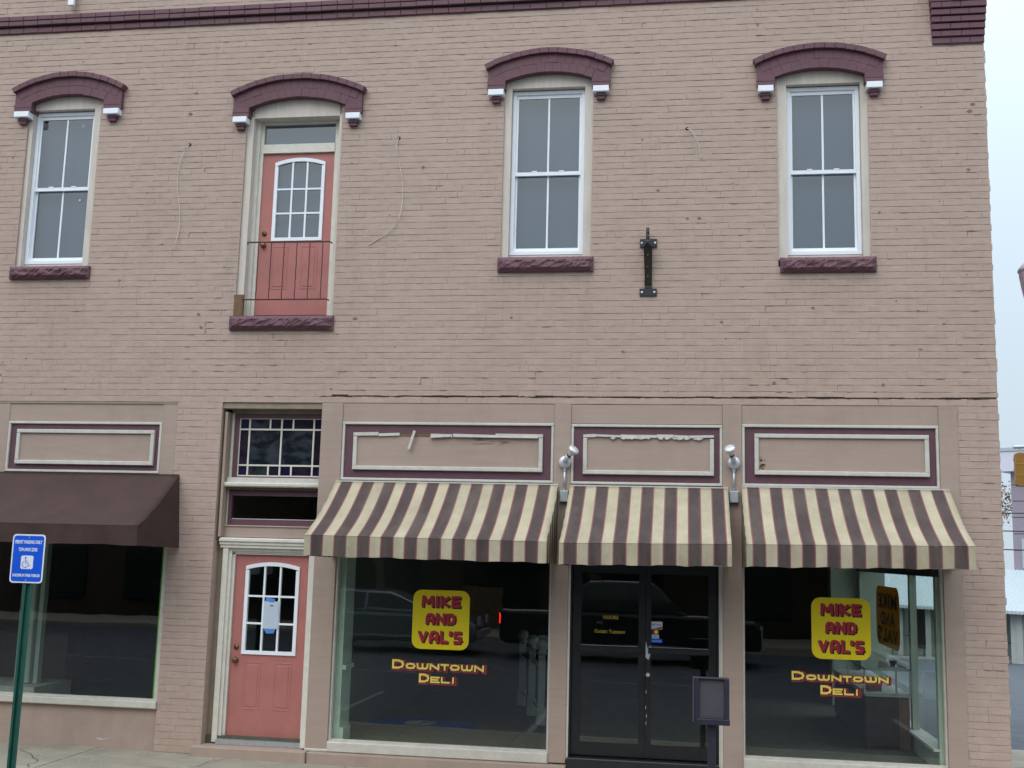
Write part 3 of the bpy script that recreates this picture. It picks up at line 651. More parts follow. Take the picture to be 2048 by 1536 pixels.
# lower door bay
d1 = glazed_door(-5.39, -4.458, .172, 2.32, .2, "street level salmon door with a paper notice", -5.243, -4.590, 1.158, 2.225, .05, 'shopglass')
fr = B().box(-5.525, -5.462, .10, .3, .13, 2.40).obj("door_frame", 'cream', BLD); tag(fr, "peeling cream frame around the street door")
b = B(); b.box(-5.462, -5.425, .13, .3, .13, 2.365); b.box(-5.425, -5.392, .165, .3, .13, 2.345); b.obj("stop", 'cream', fr)
b = B(); b.box(-4.456, -4.40, .15, .3, .13, 2.36); b.box(-4.398, -4.338, -.004, .3, .13, 2.36); b.obj("jamb", 'cream', fr)
b = B(); b.box(-5.462, -4.338, .13, .3, 2.365, 2.40); b.box(-5.425, -4.458, .165, .3, 2.325, 2.345); b.box(-5.425, -4.458, .15, .3, 2.345, 2.365); b.obj("head", 'cream', fr)
b = B(); b.cbox(-5.575, -4.338, .055, .3, 2.47, 2.522, .012); b.box(-5.565, -4.338, .075, .3, 2.44, 2.469); b.box(-5.56, -4.338, .09, .3, 2.402, 2.439); b.obj("cornice", 'cream', fr)
B().box(-5.462, -4.338, .06, .3, .112, .168).obj("threshold", 'steel', fr)
B().box(-5.609, -5.527, .16, .3, .11, 2.46).obj("reveal_board", 'reveal', BLD)
B().box(-5.609, -5.54, .10, .3, 2.53, 4.05).obj("reveal_board", 'reveal', BLD); B().box(-5.58, -5.55, .04, .099, 2.53, 4.05).obj("reveal_board", 'board', BLD)
b = B(); b.box(-5.55, -4.338, .135, .3, 2.53, 2.655); b.cbox(-5.545, -4.338, .12, .3, 2.656, 2.674, .006); b.obj("spandrel_board", 'board', BLD)
b = B(); b.box(-5.54, -4.338, .16, .3, 4.045, 4.09); b.box(-5.609, -4.338, .02, .3, 4.091, 4.162); b.obj("head_board", 'reveal', BLD)
# lower transom
tw = B(); tw.box(-5.53, -4.34, .18, .25, 3.035, 3.105); tw.box(-5.53, -4.34, .18, .25, 2.676, 2.748); tw.box(-5.53, -5.488, .181, .25, 2.748, 3.035); tw.box(-4.382, -4.34, .181, .25, 2.748, 3.035)
tw = tw.obj("transom_window", 'purpwood', BLD); tag(tw, "plain dark transom directly above the street door")
B().box(-5.488, -4.382, .213, .219, 2.748, 3.035).obj("pane", 'shopglass', tw); B().box(-5.539, -5.531, .165, .25, 2.676, 3.105).obj("bead", 'cream', tw)
B().box(-5.47, -4.40, .176, .179, 2.748, 2.756).obj("bead", 'trimwhite', tw)
b = B(); b.cbox(-5.555, -4.338, .05, .3, 3.135, 3.19, .014); b.box(-5.535, -4.338, .10, .3, 3.191, 3.252); b.obj("transom_sill", 'trimwhite', BLD); B().box(-5.55, -4.338, .11, .3, 3.107, 3.134).obj("transom_sill", 'wood', BLD)
# stained transom
sx = [-5.448, -5.320, -5.055, -4.907, -4.760, -4.494, -4.366]; sz = [3.278, 3.41, 3.853, 3.99]
tw = B(); tw.box(-5.51, -4.34, .18, .25, 3.99, 4.044); tw.box(-5.51, -4.34, .18, .25, 3.253, 3.272); tw.box(-5.51, -5.45, .181, .25, 3.272, 3.99); tw.box(-4.362, -4.34, .181, .25, 3.272, 3.99)
tw = tw.obj("stained_transom", 'purpwood', BLD); tag(tw, "leaded stained glass transom with white strips above the street door")
B().box(-5.539, -5.511, .165, .25, 3.253, 4.044).obj("bead", 'cream', tw)
def came(x0, x1, z0, z1):
    B().box(min(x0, x1), max(x0, x1), .193, .215, z0, z1).obj("came", 'cream', tw)
e = .010
for z in sz: B().box(-5.45, -4.362, .195, .214, z-e, z+e).obj("came", 'cream', tw)
for x in (sx[0], sx[1], sx[3], sx[5]): came(x-e, x+e, sz[0]+e, sz[3]-e)
for x in (sx[2], sx[4]): came(x-e, x+e, sz[0]+e, sz[1]-e); came(x-e, x+e, sz[2]+e, sz[3]-e)
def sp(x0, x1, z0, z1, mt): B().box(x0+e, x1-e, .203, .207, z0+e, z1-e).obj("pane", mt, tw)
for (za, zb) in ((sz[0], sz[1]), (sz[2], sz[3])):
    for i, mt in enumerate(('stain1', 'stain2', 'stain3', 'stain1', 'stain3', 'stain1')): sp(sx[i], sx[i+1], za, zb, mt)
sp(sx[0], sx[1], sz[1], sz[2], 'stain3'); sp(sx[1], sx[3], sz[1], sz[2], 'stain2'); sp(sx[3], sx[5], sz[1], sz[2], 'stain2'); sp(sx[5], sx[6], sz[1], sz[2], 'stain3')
# --- shopfront boards
def part(name, x0, x1, y0, y1, z0, z1, mat, lab=None, bev=0, parent=BLD):
    o = B().box(x0, x1, y0, y1, z0, z1).obj(name, mat, parent, bevel=bev)
    if lab: tag(o, lab)
    return o
for (a, c) in ((-4.335, -4.072), (-1.508, -1.312), (.425, .638), (2.785, 2.985)):
    p_ = part("pilaster_board", a, c, -.012, .12, .12, 4.160, 'board', bev=.004)
B().cbox(-4.338, -4.06, -.022, .1, .105, .135).obj("white_foot", 'trimwhite', BLD)
part("pilaster_board", -6.375, -6.192, .0, .12, 3.26, 4.135, 'board'); part("pilaster_board", -8.62, -8.435, .0, .12, 3.26, 4.135, 'board')
for (a, c) in ((-4.070, -1.510), (-1.310, .423), (.640, 2.783)): part("head_board", a, c, .0, .12, 3.935, 4.158, 'board')
part("head_board", -11, -6.377, .008, .12, 3.912, 4.135, 'board'); part("head_board", -11, -6.192, -.004, .2, 4.137, 4.16, 'reveal')
B().box(-11, -6.192, .06, .2, 2.0, 3.26).obj("awning_backing", 'board', BLD) if False else None
def frame_strip(parent, x0, x1, z0, z1, w, y0, y1, mat, name="moulding", jag=False, skip=()):
    if 'top' not in skip: B().cbox(x0, x1, y0, y1, z1-w, z1, .005).obj(name, mat, parent)
    B().cbox(x0, x1, y0, y1, z0, z0+w, .005).obj(name, mat, parent)
    B().cbox(x0, x0+w, y0+.0015, y1, z0+w, z1-w, .005).obj(name, mat, parent); B().cbox(x1-w, x1, y0+.0015, y1, z0+w, z1-w, .005).obj(name, mat, parent)
def signboard(x0, x1, z0, z1, ix0, ix1, iz0, iz1, lab, skip=()):
    s = B().box(x0+.001, x1-.001, .02, .1, z0, z1).obj("signboard", 'purpwood', BLD); tag(s, lab)
    frame_strip(s, x0, x1, z0, z1, .030, -.008, .02, 'trimwhite', "outer_moulding")
    B().box(ix0+.02, ix1-.02, .004, .02, iz0+.02, iz1-.02).obj("panel", 'board', s)
    frame_strip(s, ix0, ix1, iz0, iz1, .046, -.022, .019, 'trimwhite', "inner_moulding", skip=skip)
    return s
s1 = signboard(-4.068, -1.512, 3.236, 3.934, -3.926, -1.640, 3.362, 3.806, "long sign panel with peeling broken moulding above the left striped awning", skip=('top',))
def slat(parent, pts, w, y, mat='trimwhite', th=.022):
    (xa, za), (xb, zb) = pts; d = Vector((xb-xa, zb-za)).normalized(); nrm = Vector((-d.y, d.x))*w/2
    B().prism([(xa-nrm.x, za-nrm.y), (xb-nrm.x, zb-nrm.y), (xb+nrm.x, zb+nrm.y), (xa+nrm.x, za+nrm.y)], y-th, y).obj("broken_moulding", mat, parent)
slat(s1, ((-3.926, 3.785), (-3.62, 3.792)), .04, .0); slat(s1, ((-3.615, 3.779), (-3.36, 3.79)), .032, .004)
slat(s1, ((-2.98, 3.780), (-2.72, 3.775)), .036, .002); slat(s1, ((-2.98, 3.752), (-2.74, 3.769)), .014, -.012)
slat(s1, ((-2.71, 3.783), (-2.20, 3.772)), .034, .0); slat(s1, ((-2.70, 3.766), (-1.70, 3.76)), .012, -.01); slat(s1, ((-2.2, 3.787), (-1.640, 3.784)), .038, .002)
slat(s1, ((-3.17, 3.83), (-3.235, 3.61)), .030, -.03)
B().prism([(-3.355, 3.765), (-2.985, 3.762), (-2.99, 3.795), (-3.2, 3.80), (-3.35, 3.792)], .0, .019).obj("bare_wood_strip", 'wood', s1)
for k in range(14):
    xx = R.uniform(-2.5, -2.1); zz_ = 3.755-k*.006; B().box(xx, xx+R.uniform(.05, .16), .0, .0035, zz_, zz_+.0022).obj("paint_split", 'wood', s1)
s2 = signboard(-1.309, .422, 3.232, 3.928, -1.168, .327, 3.348, 3.812, "short sign panel above the entrance awning", skip=('top',))
xx = -1.168
while xx < .30:
    l = R.uniform(.08, .3); xe = min(.327, xx+l); slat(s2, ((xx, 3.794+R.uniform(-.006, .004)), (xe, 3.794+R.uniform(-.006, .004))), R.uniform(.022, .038), R.uniform(-.004, .006)); xx = xe+.002
for k in range(22):
    xx = R.uniform(-.9, .2); B().prism([(xx, 3.765), (xx+.03, 3.757+R.uniform(-.01, .0)), (xx+R.uniform(.05, .09), 3.772), (xx+.02, 3.779)], -.02-.0004*k, -.004).obj("paint_flake", 'trimwhite', s2)
s3 = signboard(.641, 2.782, 3.238, 3.940, .780, 2.675, 3.37, 3.834, "sign panel above the right striped awning nearest the corner")
for k in range(16):
    xx, zz_ = .83+abs(R.gauss(0, .035)), 3.43+abs(R.gauss(0, .08)); B().box(xx, xx+R.uniform(.008, .03), .0005, .0035, zz_, zz_+R.uniform(.005, .025)).obj("bare_patch", 'wood', s3)
s0 = signboard(-8.432, -6.378, 3.276, 3.909, -8.303, -6.465, 3.373, 3.808, "sign panel above the plain brown awning")
part("sign_side_board", -11, -8.622, .02, .12, 3.26, 3.91, 'board')
# --- plinth, steps
b = B(); b.box(X0, -6.192, .03, .25, -.2, .484); b.obj("stall_riser", 'stucco', BLD)
B().prism([(-6.95, .12), (-6.90, .095), (-6.86, .10), (-6.76, .12), (-6.86, .108), (-6.9, .085)][:5], .0285, .0299).obj("peeled_paint", 'paper', BLD)
part("step_stone", -5.680, -4.292, -.13, .2, -.3, .108, 'stucco', bev=.012); part("step_stone", -4.286, -1.30, -.10, .2, -.3, .104, 'stucco', bev=.012)
part("step_stone", .38, 3.0, -.06, .2, -.3, .16, 'stucco', bev=.01)
part("entrance_threshold", -1.298, .378, -.05, .3, -.3, .19, 'black', bev=.01)
# --- shop windows
def shopwin(x0, x1, z0, z1, zs, lab, y=.08, tw_=.022):
    w = B().cbox(x0-.0, x1+.0, -.035, .14, zs, z0-.0, .01).obj("shop_window", 'trimwhite', BLD); tag(w, lab)
    B().box(x0, x0+tw_, .02, .12, z0, z1).obj("trim", 'trimwhite', w); B().box(x1-tw_, x1, .02, .12, z0, z1).obj("trim", 'trimwhite', w); B().box(x0, x1, .02, .12, z1, z1+.08).obj("trim", 'black', w)
    B().box(x0+tw_, x1-tw_, y, y+.006, z0, z1).obj("pane", 'shopglass', w); B().box(x0+tw_, x1-tw_, .03, .079, z0+.0005, z0+.02).obj("bead", 'trimwhite', w)
    return w
w0 = shopwin(-11.0, -6.194, .572, 3.1, .486, "large dark shop window under the plain brown awning", tw_=.05)
w1 = shopwin(-4.070, -1.510, .222, 3.1, .108, "shop window with lettering under the left striped awning")
w3 = shopwin(.640, 2.783, .275, 3.1, .163, "corner shop window under the right striped awning")
B().box(-6.30, -6.246, .10, .13, .575, 3.05).obj("lime_strip", 'lime', w0)
for (a, c) in ((-11, -6.192), (-4.07, -1.51), (-1.31, .425), (.64, 2.783)): B().box(a, c, .02, .12, 3.182, 3.234).obj("lower_rail", 'board', BLD)
# --- entrance: two black doors
for (x0, x1, ga, gb, lab) in ((-1.262, -.437, -1.165, -.513, "left leaf of the black entrance doors with yellow hours lettering"), (-.433, .352, -.372, .265, "right leaf of the black entrance doors with card stickers")):
    b = B(); b.box(x0, ga, .07, .12, .21, 2.40); b.box(gb, x1, .07, .12, .21, 2.40); b.box(ga, gb, .07, .12, .21, .345); b.box(ga, gb, .07, .12, 2.225, 2.40)
    d = b.obj("entrance_door", 'blackdoor', BLD); tag(d, lab)
    B().box(ga, gb, .093, .099, .345, 2.225).obj("pane", 'shopglass', d)
    B().cbox(ga-.03, gb+.03, .03, .068, 1.345, 1.41, .008).obj("push_bar", 'blackdoor', d)
    B().box(ga+.0, gb-.0, .066, .069, 1.412, 1.417).obj("bar_edge", 'steel', d)
    if x0 > -1:
        B().lathe([(.022, 0), (.022, .008), (.014, .014)], (-.405, .07, 1.11), (0, -1, 0)).obj("lock", 'silver', d)
        pts = [(-.415, 1.50), (-.405, 1.47), (-.385, 1.40), (-.375, 1.42), (-.372, 1.30), (-.40, 1.29), (-.42, 1.33)]
        B().prism([(-.432, 1.30), (-.40, 1.275), (-.377, 1.33), (-.374, 1.43), (-.395, 1.42), (-.41, 1.40), (-.43, 1.48)], .0675, .0695).obj("bare_scrape", 'silver', d)
        for (sx_, sz_) in ((-.425, .92), (-.428, .75), (-.42, .66), (-.424, .58)): B().prism([(sx_-.004, sz_), (sx_+.004, sz_-.02), (sx_+.006, sz_+.03)], .0675, .0695).obj("bare_scrape", 'silver', d)
b = B(); b.box(-1.285, -1.266, .04, .16, .19, 3.1); b.box(.356, .378, .04, .16, .19, 3.1); b.box(-1.285, .378, .05, .16, 2.405, 3.1); b.obj("entrance_frame", 'blackdoor', BLD)
part("entrance_trim", -1.310, -1.287, -.0, .12, .16, 3.1, 'trimwhite'); part("entrance_trim", .380, .423, .004, .12, .16, 3.1, 'casing'); part("entrance_trim", .380, .392, -.004, .003, .16, 3.1, 'trimwhite')
# --- side shop window of the corner room and interior trim
b = B(); b.box(2.72, 2.80, .125, 5.74, .2, .42); b.obj("side_riser", 'ivory', BLD)
sd_ = B().cbox(2.66, 2.84, .125, 5.74, .421, .45, .005).obj("side_shop_window", 'trimwhite', BLD)
B().box(2.72, 2.80, 1.57, 1.68, .451, 2.28).obj("mullion", 'ivory', sd_); B().box(2.72, 2.80, 1.57, 1.68, 2.38, 3.3).obj("mullion", 'ivory', sd_); B().box(2.69, 2.83, .125, 5.74, 2.281, 2.379).obj("side_rail", 'darkwood', sd_)
B().box(2.72, 2.80, 5.6, 5.74, .451, 3.3).obj("mullion", 'ivory', sd_); B().box(2.72, 2.80, .125, .22, .451, 2.28).obj("mullion", 'ivory', sd_)
B().box(2.757, 2.763, .22, 1.57, .451, 2.28).obj("pane", 'clear', sd_); B().box(2.757, 2.763, 1.68, 5.6, .451, 2.28).obj("pane", 'clear', sd_); B().box(2.757, 2.763, .22, 5.6, 2.38, 3.3).obj("pane", 'clear', sd_)
B().box(2.70, 3.13, .3, 5.74, 3.301, 4.29).obj("side_spandrel", 'ivory', BLD)
B().box(-4.098, -3.975, .125, .5, .2, 3.1).obj("window_jamb", 'ivory', BLD); B().box(-4.075, -3.93, .13, .42, .2, .36).obj("jamb_base", 'ivory', BLD); B().box(-4.097, -3.93, .13, .46, 1.02, 1.07).obj("jamb_base", 'ivory', BLD)
# ------------------------------------------------------------------ things inside the shops
t = thing("display_counter", (2.4, 2.8, .2), "glass display counter on a dark wood base inside the corner shop window", "counter")
cx0, cx1, cy0, cy1 = 2.14, 2.69, 1.45, 4.4
B().box(cx0+.02, cx1-.14, cy0+.03, cy1, .26, .83).obj("base", 'darkwood', t); B().box(cx1-.139, cx1-.02, cy0+.03, cy1, .22, .83).obj("end_panel", 'midwood', t)
for (x, y) in ((cx0+.06, cy0+.08), (cx0+.06, cy1-.1)): B().box(x-.03, x+.03, y-.03, y+.03, .2, .26).obj("leg", 'darkwood', t)
b = B()
for x in (cx0, cx0+.37, cx1-.02): b.box(x, x+.02, cy0, cy0+.02, .85, 1.14)
b.box(cx0, cx1, cy0, cy0+.02, .83, .85); b.box(cx0, cx1, cy0, cy0+.02, 1.14, 1.16); b.box(cx0, cx0+.02, cy0, cy1, 1.14, 1.159); b.box(cx1-.02, cx1, cy0, cy1, 1.14, 1.159); b.box(cx0, cx0+.02, cy0, cy1, .83, .85)
for y in (cy0+1.4, cy1-.02): b.box(cx0, cx0+.02, y, y+.02, .85, 1.14)
b.obj("case_frame", 'steel', t); B().box(cx0+.021, cx1-.021, cy0+.021, cy1-.02, .852, .87).obj("shelf", 'trimwhite', t)
B().box(cx0+.005, cx1-.005, cy0+.002, cy1, 1.161, 1.167).obj("top_glass", 'clear', t); B().box(cx0+.021, cx1-.021, cy0+.008, cy0+.012, .871, 1.139).obj("front_glass", 'clear', t)
tag(B().box(cx0+.08, cx0+.24, cy0+.2, cy0+.5, .871, 1.0).obj("cardboard_box", 'midwood'), "small brown box inside the glass display counter", "box")
b = B(); b.box(2.52, 2.56, cy0+.3, cy0+.42, 1.169, 1.20); b.cbox(2.50, 2.58, cy0+.28, cy0+.33, 1.201, 1.235); tag(b.obj("tape_dispenser", 'darkwood'), "small dark gadget lying on the glass counter top", "desk item")
PG = "white wooden posts inside the left shop"
plab = ["white wooden post nearest the glass inside the left shop window", "middle one of the white wooden posts inside the left shop", "white wooden post deepest inside the left shop"]
for k, (x, y) in enumerate(((-1.86, 2.15), (-2.10, 3.0), (-2.38, 4.0))):
    t = thing("newel_post", (x, y, .2), plab[k], "post", PG)
    B().cbox(x-.06, x+.06, y-.06, y+.06, .2, .42, .01).obj("post_base", 'dimwhite', t); B().box(x-.042, x+.042, y-.042, y+.042, .421, 1.10).obj("shaft", 'dimwhite', t)
    B().lathe([(.05, 0), (.075, .02), (.055, .05), (.06, .07), (.082, .11), (.08, .15), (.05, .19), (.01, .2)], (x, y, 1.10)).obj("finial", 'dimwhite', t, True)
t = thing("handrail", (-2.1, 3.0, .9), "white rail joining the wooden posts inside the left shop", "railing")
for (a, c) in (((-1.89, 2.25), (-2.07, 2.9)), ((-2.13, 3.1), (-2.35, 3.9))):
    B().tube([(*a, .95), (*c, .95)], .025, 6).obj("rail", 'dimwhite', t); B().tube([(*a, .40), (*c, .40)], .02, 6).obj("rail", 'dimwhite', t)
t = thing("interior_column", (-8.57, 1.1, .4), "white square column on a ledge inside the far left shop window", "column")
B().cbox(-8.68, -8.47, 1.0, 1.2, .58, 3.6, .01).obj("shaft", 'ivory', t); B().box(-8.44, -8.38, 1.05, 1.15, .58, 3.6).obj("trim", 'ivory', t)
tag(B().box(-11, -8.2, .7, 1.6, .2, .575).obj("window_ledge", 'trimwhite'), "white display ledge inside the far left shop window", "ledge")
b = B(); b.box(-10.6, -9.1, 3.0, 3.5, .2, 1.05); tag(b.obj("low_cabinet", 'midwood'), "pale low cabinet deep inside the far left shop", "cabinet")
for k in range(4):
    x = -7.9+k*.62; tag(B().cbox(x, x+.5, 5.0, 5.4, .2, 1.25).obj("booth_seat", 'midwood'), None, None)
    o = bpy.data.objects[-1] if False else COL.objects[-1]
    tag(o, ["leftmost dim brown booth seat inside the far left shop", "second dim booth seat from the column inside the left shop", "third dim booth seat from the column inside the left shop", "dim booth seat nearest the lime strip inside the left shop"][k], "seat", "booth seats in the dark shop")
# ------------------------------------------------------------------ awnings
def awning(x0, x1, zt, zf, zb, yf, mat, matside, lab, group, flare=0, dz=0):
    t = thing("awning", ((x0+x1)/2, 0, zt), lab, "awning", group)
    NX, NT_ = 40, 14
    def P(u, v, th=0):
        x = x0+(x1-x0+flare*v)*u; y = -.02+(yf+.02)*v; z = zt+(zf-zt)*v
        sag = .045*math.sin(math.pi*v)+.016*abs(math.sin(u*math.pi*2))*math.sin(math.pi*v)+.005*math.sin(u*31+v*3)*math.sin(math.pi*v)+.003*math.sin(u*83+v*9)*v*(1-v)*4; return (x, y-th*.5, z-sag-th+dz*(u-.5)*v)
    b = B(); g = {}
    for th in (0, .004):
        for i in range(NX+1):
            for j in range(NT_+1): g[th, i, j] = len(b.v); b.v.append(P(i/NX, j/NT_, th))
    for i in range(NX):
        for j in range(NT_):
            b.f.append((g[0, i, j], g[0, i+1, j], g[0, i+1, j+1], g[0, i, j+1])); b.f.append((g[.004, i, j+1], g[.004, i+1, j+1], g[.004, i+1, j], g[.004, i, j]))
    for i in range(NX):
        b.f.append((g[0, i, 0], g[.004, i, 0], g[.004, i+1, 0], g[0, i+1, 0])); b.f.append((g[0, i, NT_], g[0, i+1, NT_], g[.004, i+1, NT_], g[.004, i, NT_]))
    for j in range(NT_):
        b.f.append((g[0, 0, j], g[0, 0, j+1], g[.004, 0, j+1], g[.004, 0, j])); b.f.append((g[0, NX, j], g[.004, NX, j], g[.004, NX, j+1], g[0, NX, j+1]))
    b.obj("canopy", mat, t, True)
    b = B(); n = 60; xe = x1+flare
    top = []
    for i in range(n+1):
        u = i/n; x = x0+(xe-x0)*u; w = .010*math.sin(u*37)+.006*math.sin(u*71)+.004*math.sin(u*133)
        for (y, z) in ((yf-.003, zf-.006+dz*(u-.5)), (yf-.003+w*.5, (zf+zb)/2+dz*(u-.5)), (yf-.001+w, zb+dz*(u-.5)+.005*math.sin(u*23)+.003*math.sin(u*57)), (yf+.004+w, zb+dz*(u-.5)+.005*math.sin(u*23)+.003*math.sin(u*57)), (yf+.002, zf-.006+dz*(u-.5))): b.v.append((x, y, z))
    for i in range(n):
        for j in range(5): b.f.append((i*5+j, (i+1)*5+j, (i+1)*5+(j+1) % 5, i*5+(j+1) % 5))
    b.f += [tuple(range(5)), tuple(n*5+j for j in range(4, -1, -1))]
    b.obj("valance", mat, t, False)
    prof = [(-.02, zt)]+[P(0, v/8)[1:] for v in range(1, 9)]
    for k, x in enumerate((x0, xe)):
        dd = dz*(k-.5)
        poly = [(y, z-(0)) for (y, z) in prof]; poly[-1] = (yf+.002, zf-.006)
        poly = [(yf+.004, zb+dd), (-.018, zb+dd-.02)]+poly
        sx0 = x-.002 if k else x-.003
        b = B(); nn = len(poly)
        xs_ = [(x-(flare if k else 0)*(1-max(0, (-.02-y)/(-.02-yf)))*(1 if z > zb+.3 else 0)) for (y, z) in poly]
        b.add([(q-.0015, y, z) for q, (y, z) in zip(xs_, poly)]+[(q+.0015, y, z) for q, (y, z) in zip(xs_, poly)], [tuple(range(nn)), tuple(range(2*nn-1, nn-1, -1))]+[(i, i+nn, (i+1) % nn+nn, (i+1) % nn) for i in range(nn)])
        b.obj("side_panel", matside, t)
    b = B()
    for x in (x0+.03, (x0+x1)/2, x1-.03):
        b.tube([(x, -.03, zt-.04), (x, yf*.5, (zt+zf)/2-.12), (x, yf+.03, zf-.09)], .012, 6); b.tube([(x, -.03, zb+.02), (x, yf+.03, zb+.02)], .012, 6)
    b.tube([(x0+.03, yf+.03, zf-.06), (xe-.03, yf+.03, zf-.06)], .012, 6); b.tube([(x0+.03, yf+.03, zb+.02), (xe-.03, yf+.03, zb+.02)], .012, 6)
    b.obj("frame", 'steel', t)
    B().box(x0, x1, -.03, -.0145, zt-.012, zt+.006).obj("head_rail", 'trimwhite' if mat != M['brownfab'] else 'brownfab', t)
    return t
AG = "striped fabric awnings over the deli front"
def stp(x0, x1, first, n, period): return x0+(x1-x0)*first-(x1-x0)*period*.5, (x1-x0)*period
a1 = (-4.115, -1.448); o_, p_ = stp(*a1, 26/484, 10, 47.7/484)
awning(*a1, 3.222, 2.558, 2.333, -1.05, stripes("stripe_left", o_, p_), stripes("stripe_left_side", -.02, .2, 1), "wide striped awning over the left deli window beside the salmon door", AG, dz=-.012)
a2 = (-1.312, .482); o_, p_ = stp(*a2, 23/350, 7, 50.7/350)
awning(*a2, 3.214, 2.558, 2.330, -1.05, stripes("stripe_middle", o_, p_), stripes("stripe_middle_side", -.02, .2, 1), "narrowest striped awning over the black entrance doors", AG, dz=.03)
a3 = (.632, 2.878); o_, p_ = stp(*a3, 26/457, 9, 50.4/457)
awning(*a3, 3.232, 2.592, 2.362, -1.05, stripes("stripe_right", o_, p_), stripes("stripe_right_side", -.02, .2, 1), "striped awning over the corner window nearest the building edge", AG, dz=.035)
awning(-10.6, -6.10, 3.262, 2.62, 2.40, -1.1, M['brownfab'], M['brownfab'], "plain dark brown awning at the left behind the blue sign", None, flare=.06)
# ------------------------------------------------------------------ fittings on the wall
def floodlight(x, z, zb, aim, lab):
    t = thing("floodlight", (x, 0, z), lab, "lamp", "floodlights between the awnings")
    B().lathe([(.068, 0), (.072, .03), (.068, .045), (.03, .052)], (x, -.013, z), (0, -1, 0), 20).obj("round_box", 'silver', t, True)
    a = Vector(aim).normalized(); c = Vector((x, -.07, z+.01))
    B().lathe([(.022, 0), (.03, .02), (.03, .075), (.027, .085)], c, a, 14).obj("lamp_holder", 'silver', t, True)
    B().lathe([(.0285, 0), (.0285, .012)], c+a*.086, a, 14).obj("gasket", 'black', t)
    B().lathe([(.024, 0), (.026, .02), (.045, .055), (.062, .085), (.064, .10), (.052, .112), (.02, .118)], c+a*.099, a, 20).obj("bulb", 'lampbulb', t, True)
    B().tube([(x+.0, -.035, z-.068), (x-.0, -.035, zb+.12)], .0135, 10).obj("conduit", 'steel', t, True); B().lathe([(.019, 0), (.019, .03)], (x, -.035, z-.10), (0, 0, 1), 10).obj("coupling", 'steel', t)
    b = B(); b.cbox(x-.05, x+.05, -.075, -.013, zb, zb+.13, .006); b.obj("junction_box", 'steel', t)
M['lampbulb'] = paint("bulb_glass", (.66, .68, .7), .12, .1, 0, 30, metal=.35)
floodlight(-1.375, 3.478, 3.02, (.55, -.45, .6), "left floodlight, bulb tilted to the right above the awning gap"); floodlight(.548, 3.495, 3.045, (-.25, -.6, .65), "right floodlight, bulb facing out above the awning gap")
t = thing("sign_bracket", (-.43, 0, 5.79), "black steel hanging sign bracket bolted to the wall between windows", "bracket")
B().cbox(-.532, -.332, -.022, -.004, 6.035, 6.135, .003).obj("wall_plate", 'black', t); B().cbox(-.530, -.332, -.022, -.004, 5.445, 5.535, .003).obj("wall_plate", 'black', t)
B().box(-.475, -.388, -.022, -.006, 5.535, 6.035).obj("back_strap", 'black', t)
b = B()
for (w0_, w1_, y0_, y1_, z0_, z1_) in ((.036, .040, -.035, -.07, 5.58, 5.74), (.040, .046, -.07, -.14, 5.74, 5.90), (.046, .048, -.14, -.21, 5.90, 5.985)):
    x_ = -.435; b.add([(x_-w0_, y0_, z0_), (x_+w0_, y0_, z0_), (x_+w0_, y0_+.012, z0_), (x_-w0_, y0_+.012, z0_), (x_-w1_, y1_, z1_), (x_+w1_, y1_, z1_), (x_+w1_, y1_+.012, z1_), (x_-w1_, y1_+.012, z1_)], [(0, 3, 2, 1), (4, 5, 6, 7), (0, 1, 5, 4), (1, 2, 6, 5), (2, 3, 7, 6), (3, 0, 4, 7)])
b.obj("brace", 'bronzeblack', t)
for (yy_, zz_) in ((-.062, 5.67), (-.10, 5.78), (-.16, 5.90)): B().lathe([(.004, 0), (.003, .004)], (-.435, yy_-.012, zz_), (0, -1, -.4), 8).obj("rivet", 'signwhite', t)
b = B(); b.box(-.480, -.392, -.235, -.022, 5.985, 6.065); b.add([(-.480, -.2352, 6.065), (-.392, -.2352, 6.065), (-.392, -.2352, 5.985), (-.480, -.2352, 5.985), (-.436, -.262, 6.035)], [(0, 1, 4), (1, 2, 4), (2, 3, 4), (3, 0, 4)]); b.obj("arm", 'black', t)
for k, xx in enumerate((-.45, -.43)):
    pts = [(xx, -.08-.035*math.cos(a*math.pi/6), 6.165+.085*math.sin(a*math.pi/6)) for a in range(13)]; B().tube(pts, .009, 6).obj("hook", 'black', t, True)
for (x, z) in ((-.51, 6.085), (-.355, 6.085), (-.505, 5.49), (-.36, 5.49)): B().lathe([(.013, 0), (.013, .006), (.006, .011)], (x, -.022, z), (0, -1, 0), 10).obj("bolt", 'signwhite', t)
t = thing("iron_railing", (-4.87, -.03, 5.24), "thin rusty iron railing across the upper salmon door", "railing")
B().tube([(-5.42, .02, 6.165), (-5.40, -.05, 6.168), (-4.9, -.05, 6.166), (-4.335, -.05, 6.162), (-4.325, .02, 6.162)], .009, 6).obj("top_bar", 'rust', t); B().tube([(-5.44, .02, 5.438), (-5.42, -.05, 5.438), (-4.345, -.05, 5.437), (-4.33, .02, 5.437)], .009, 6).obj("bottom_bar", 'rust', t)
for k in range(6):
    x = -5.25+k*.166; pts = [(x, -.05, 5.44+q*.0725) for q in range(11)]; B().tube([(x+.0018*(-1)**q, -.05, z) for q, (_, _, z) in enumerate(pts)], .0062, 5).obj("baluster", 'rust', t)
CG = "loose cable ends hanging from holes in the wall"
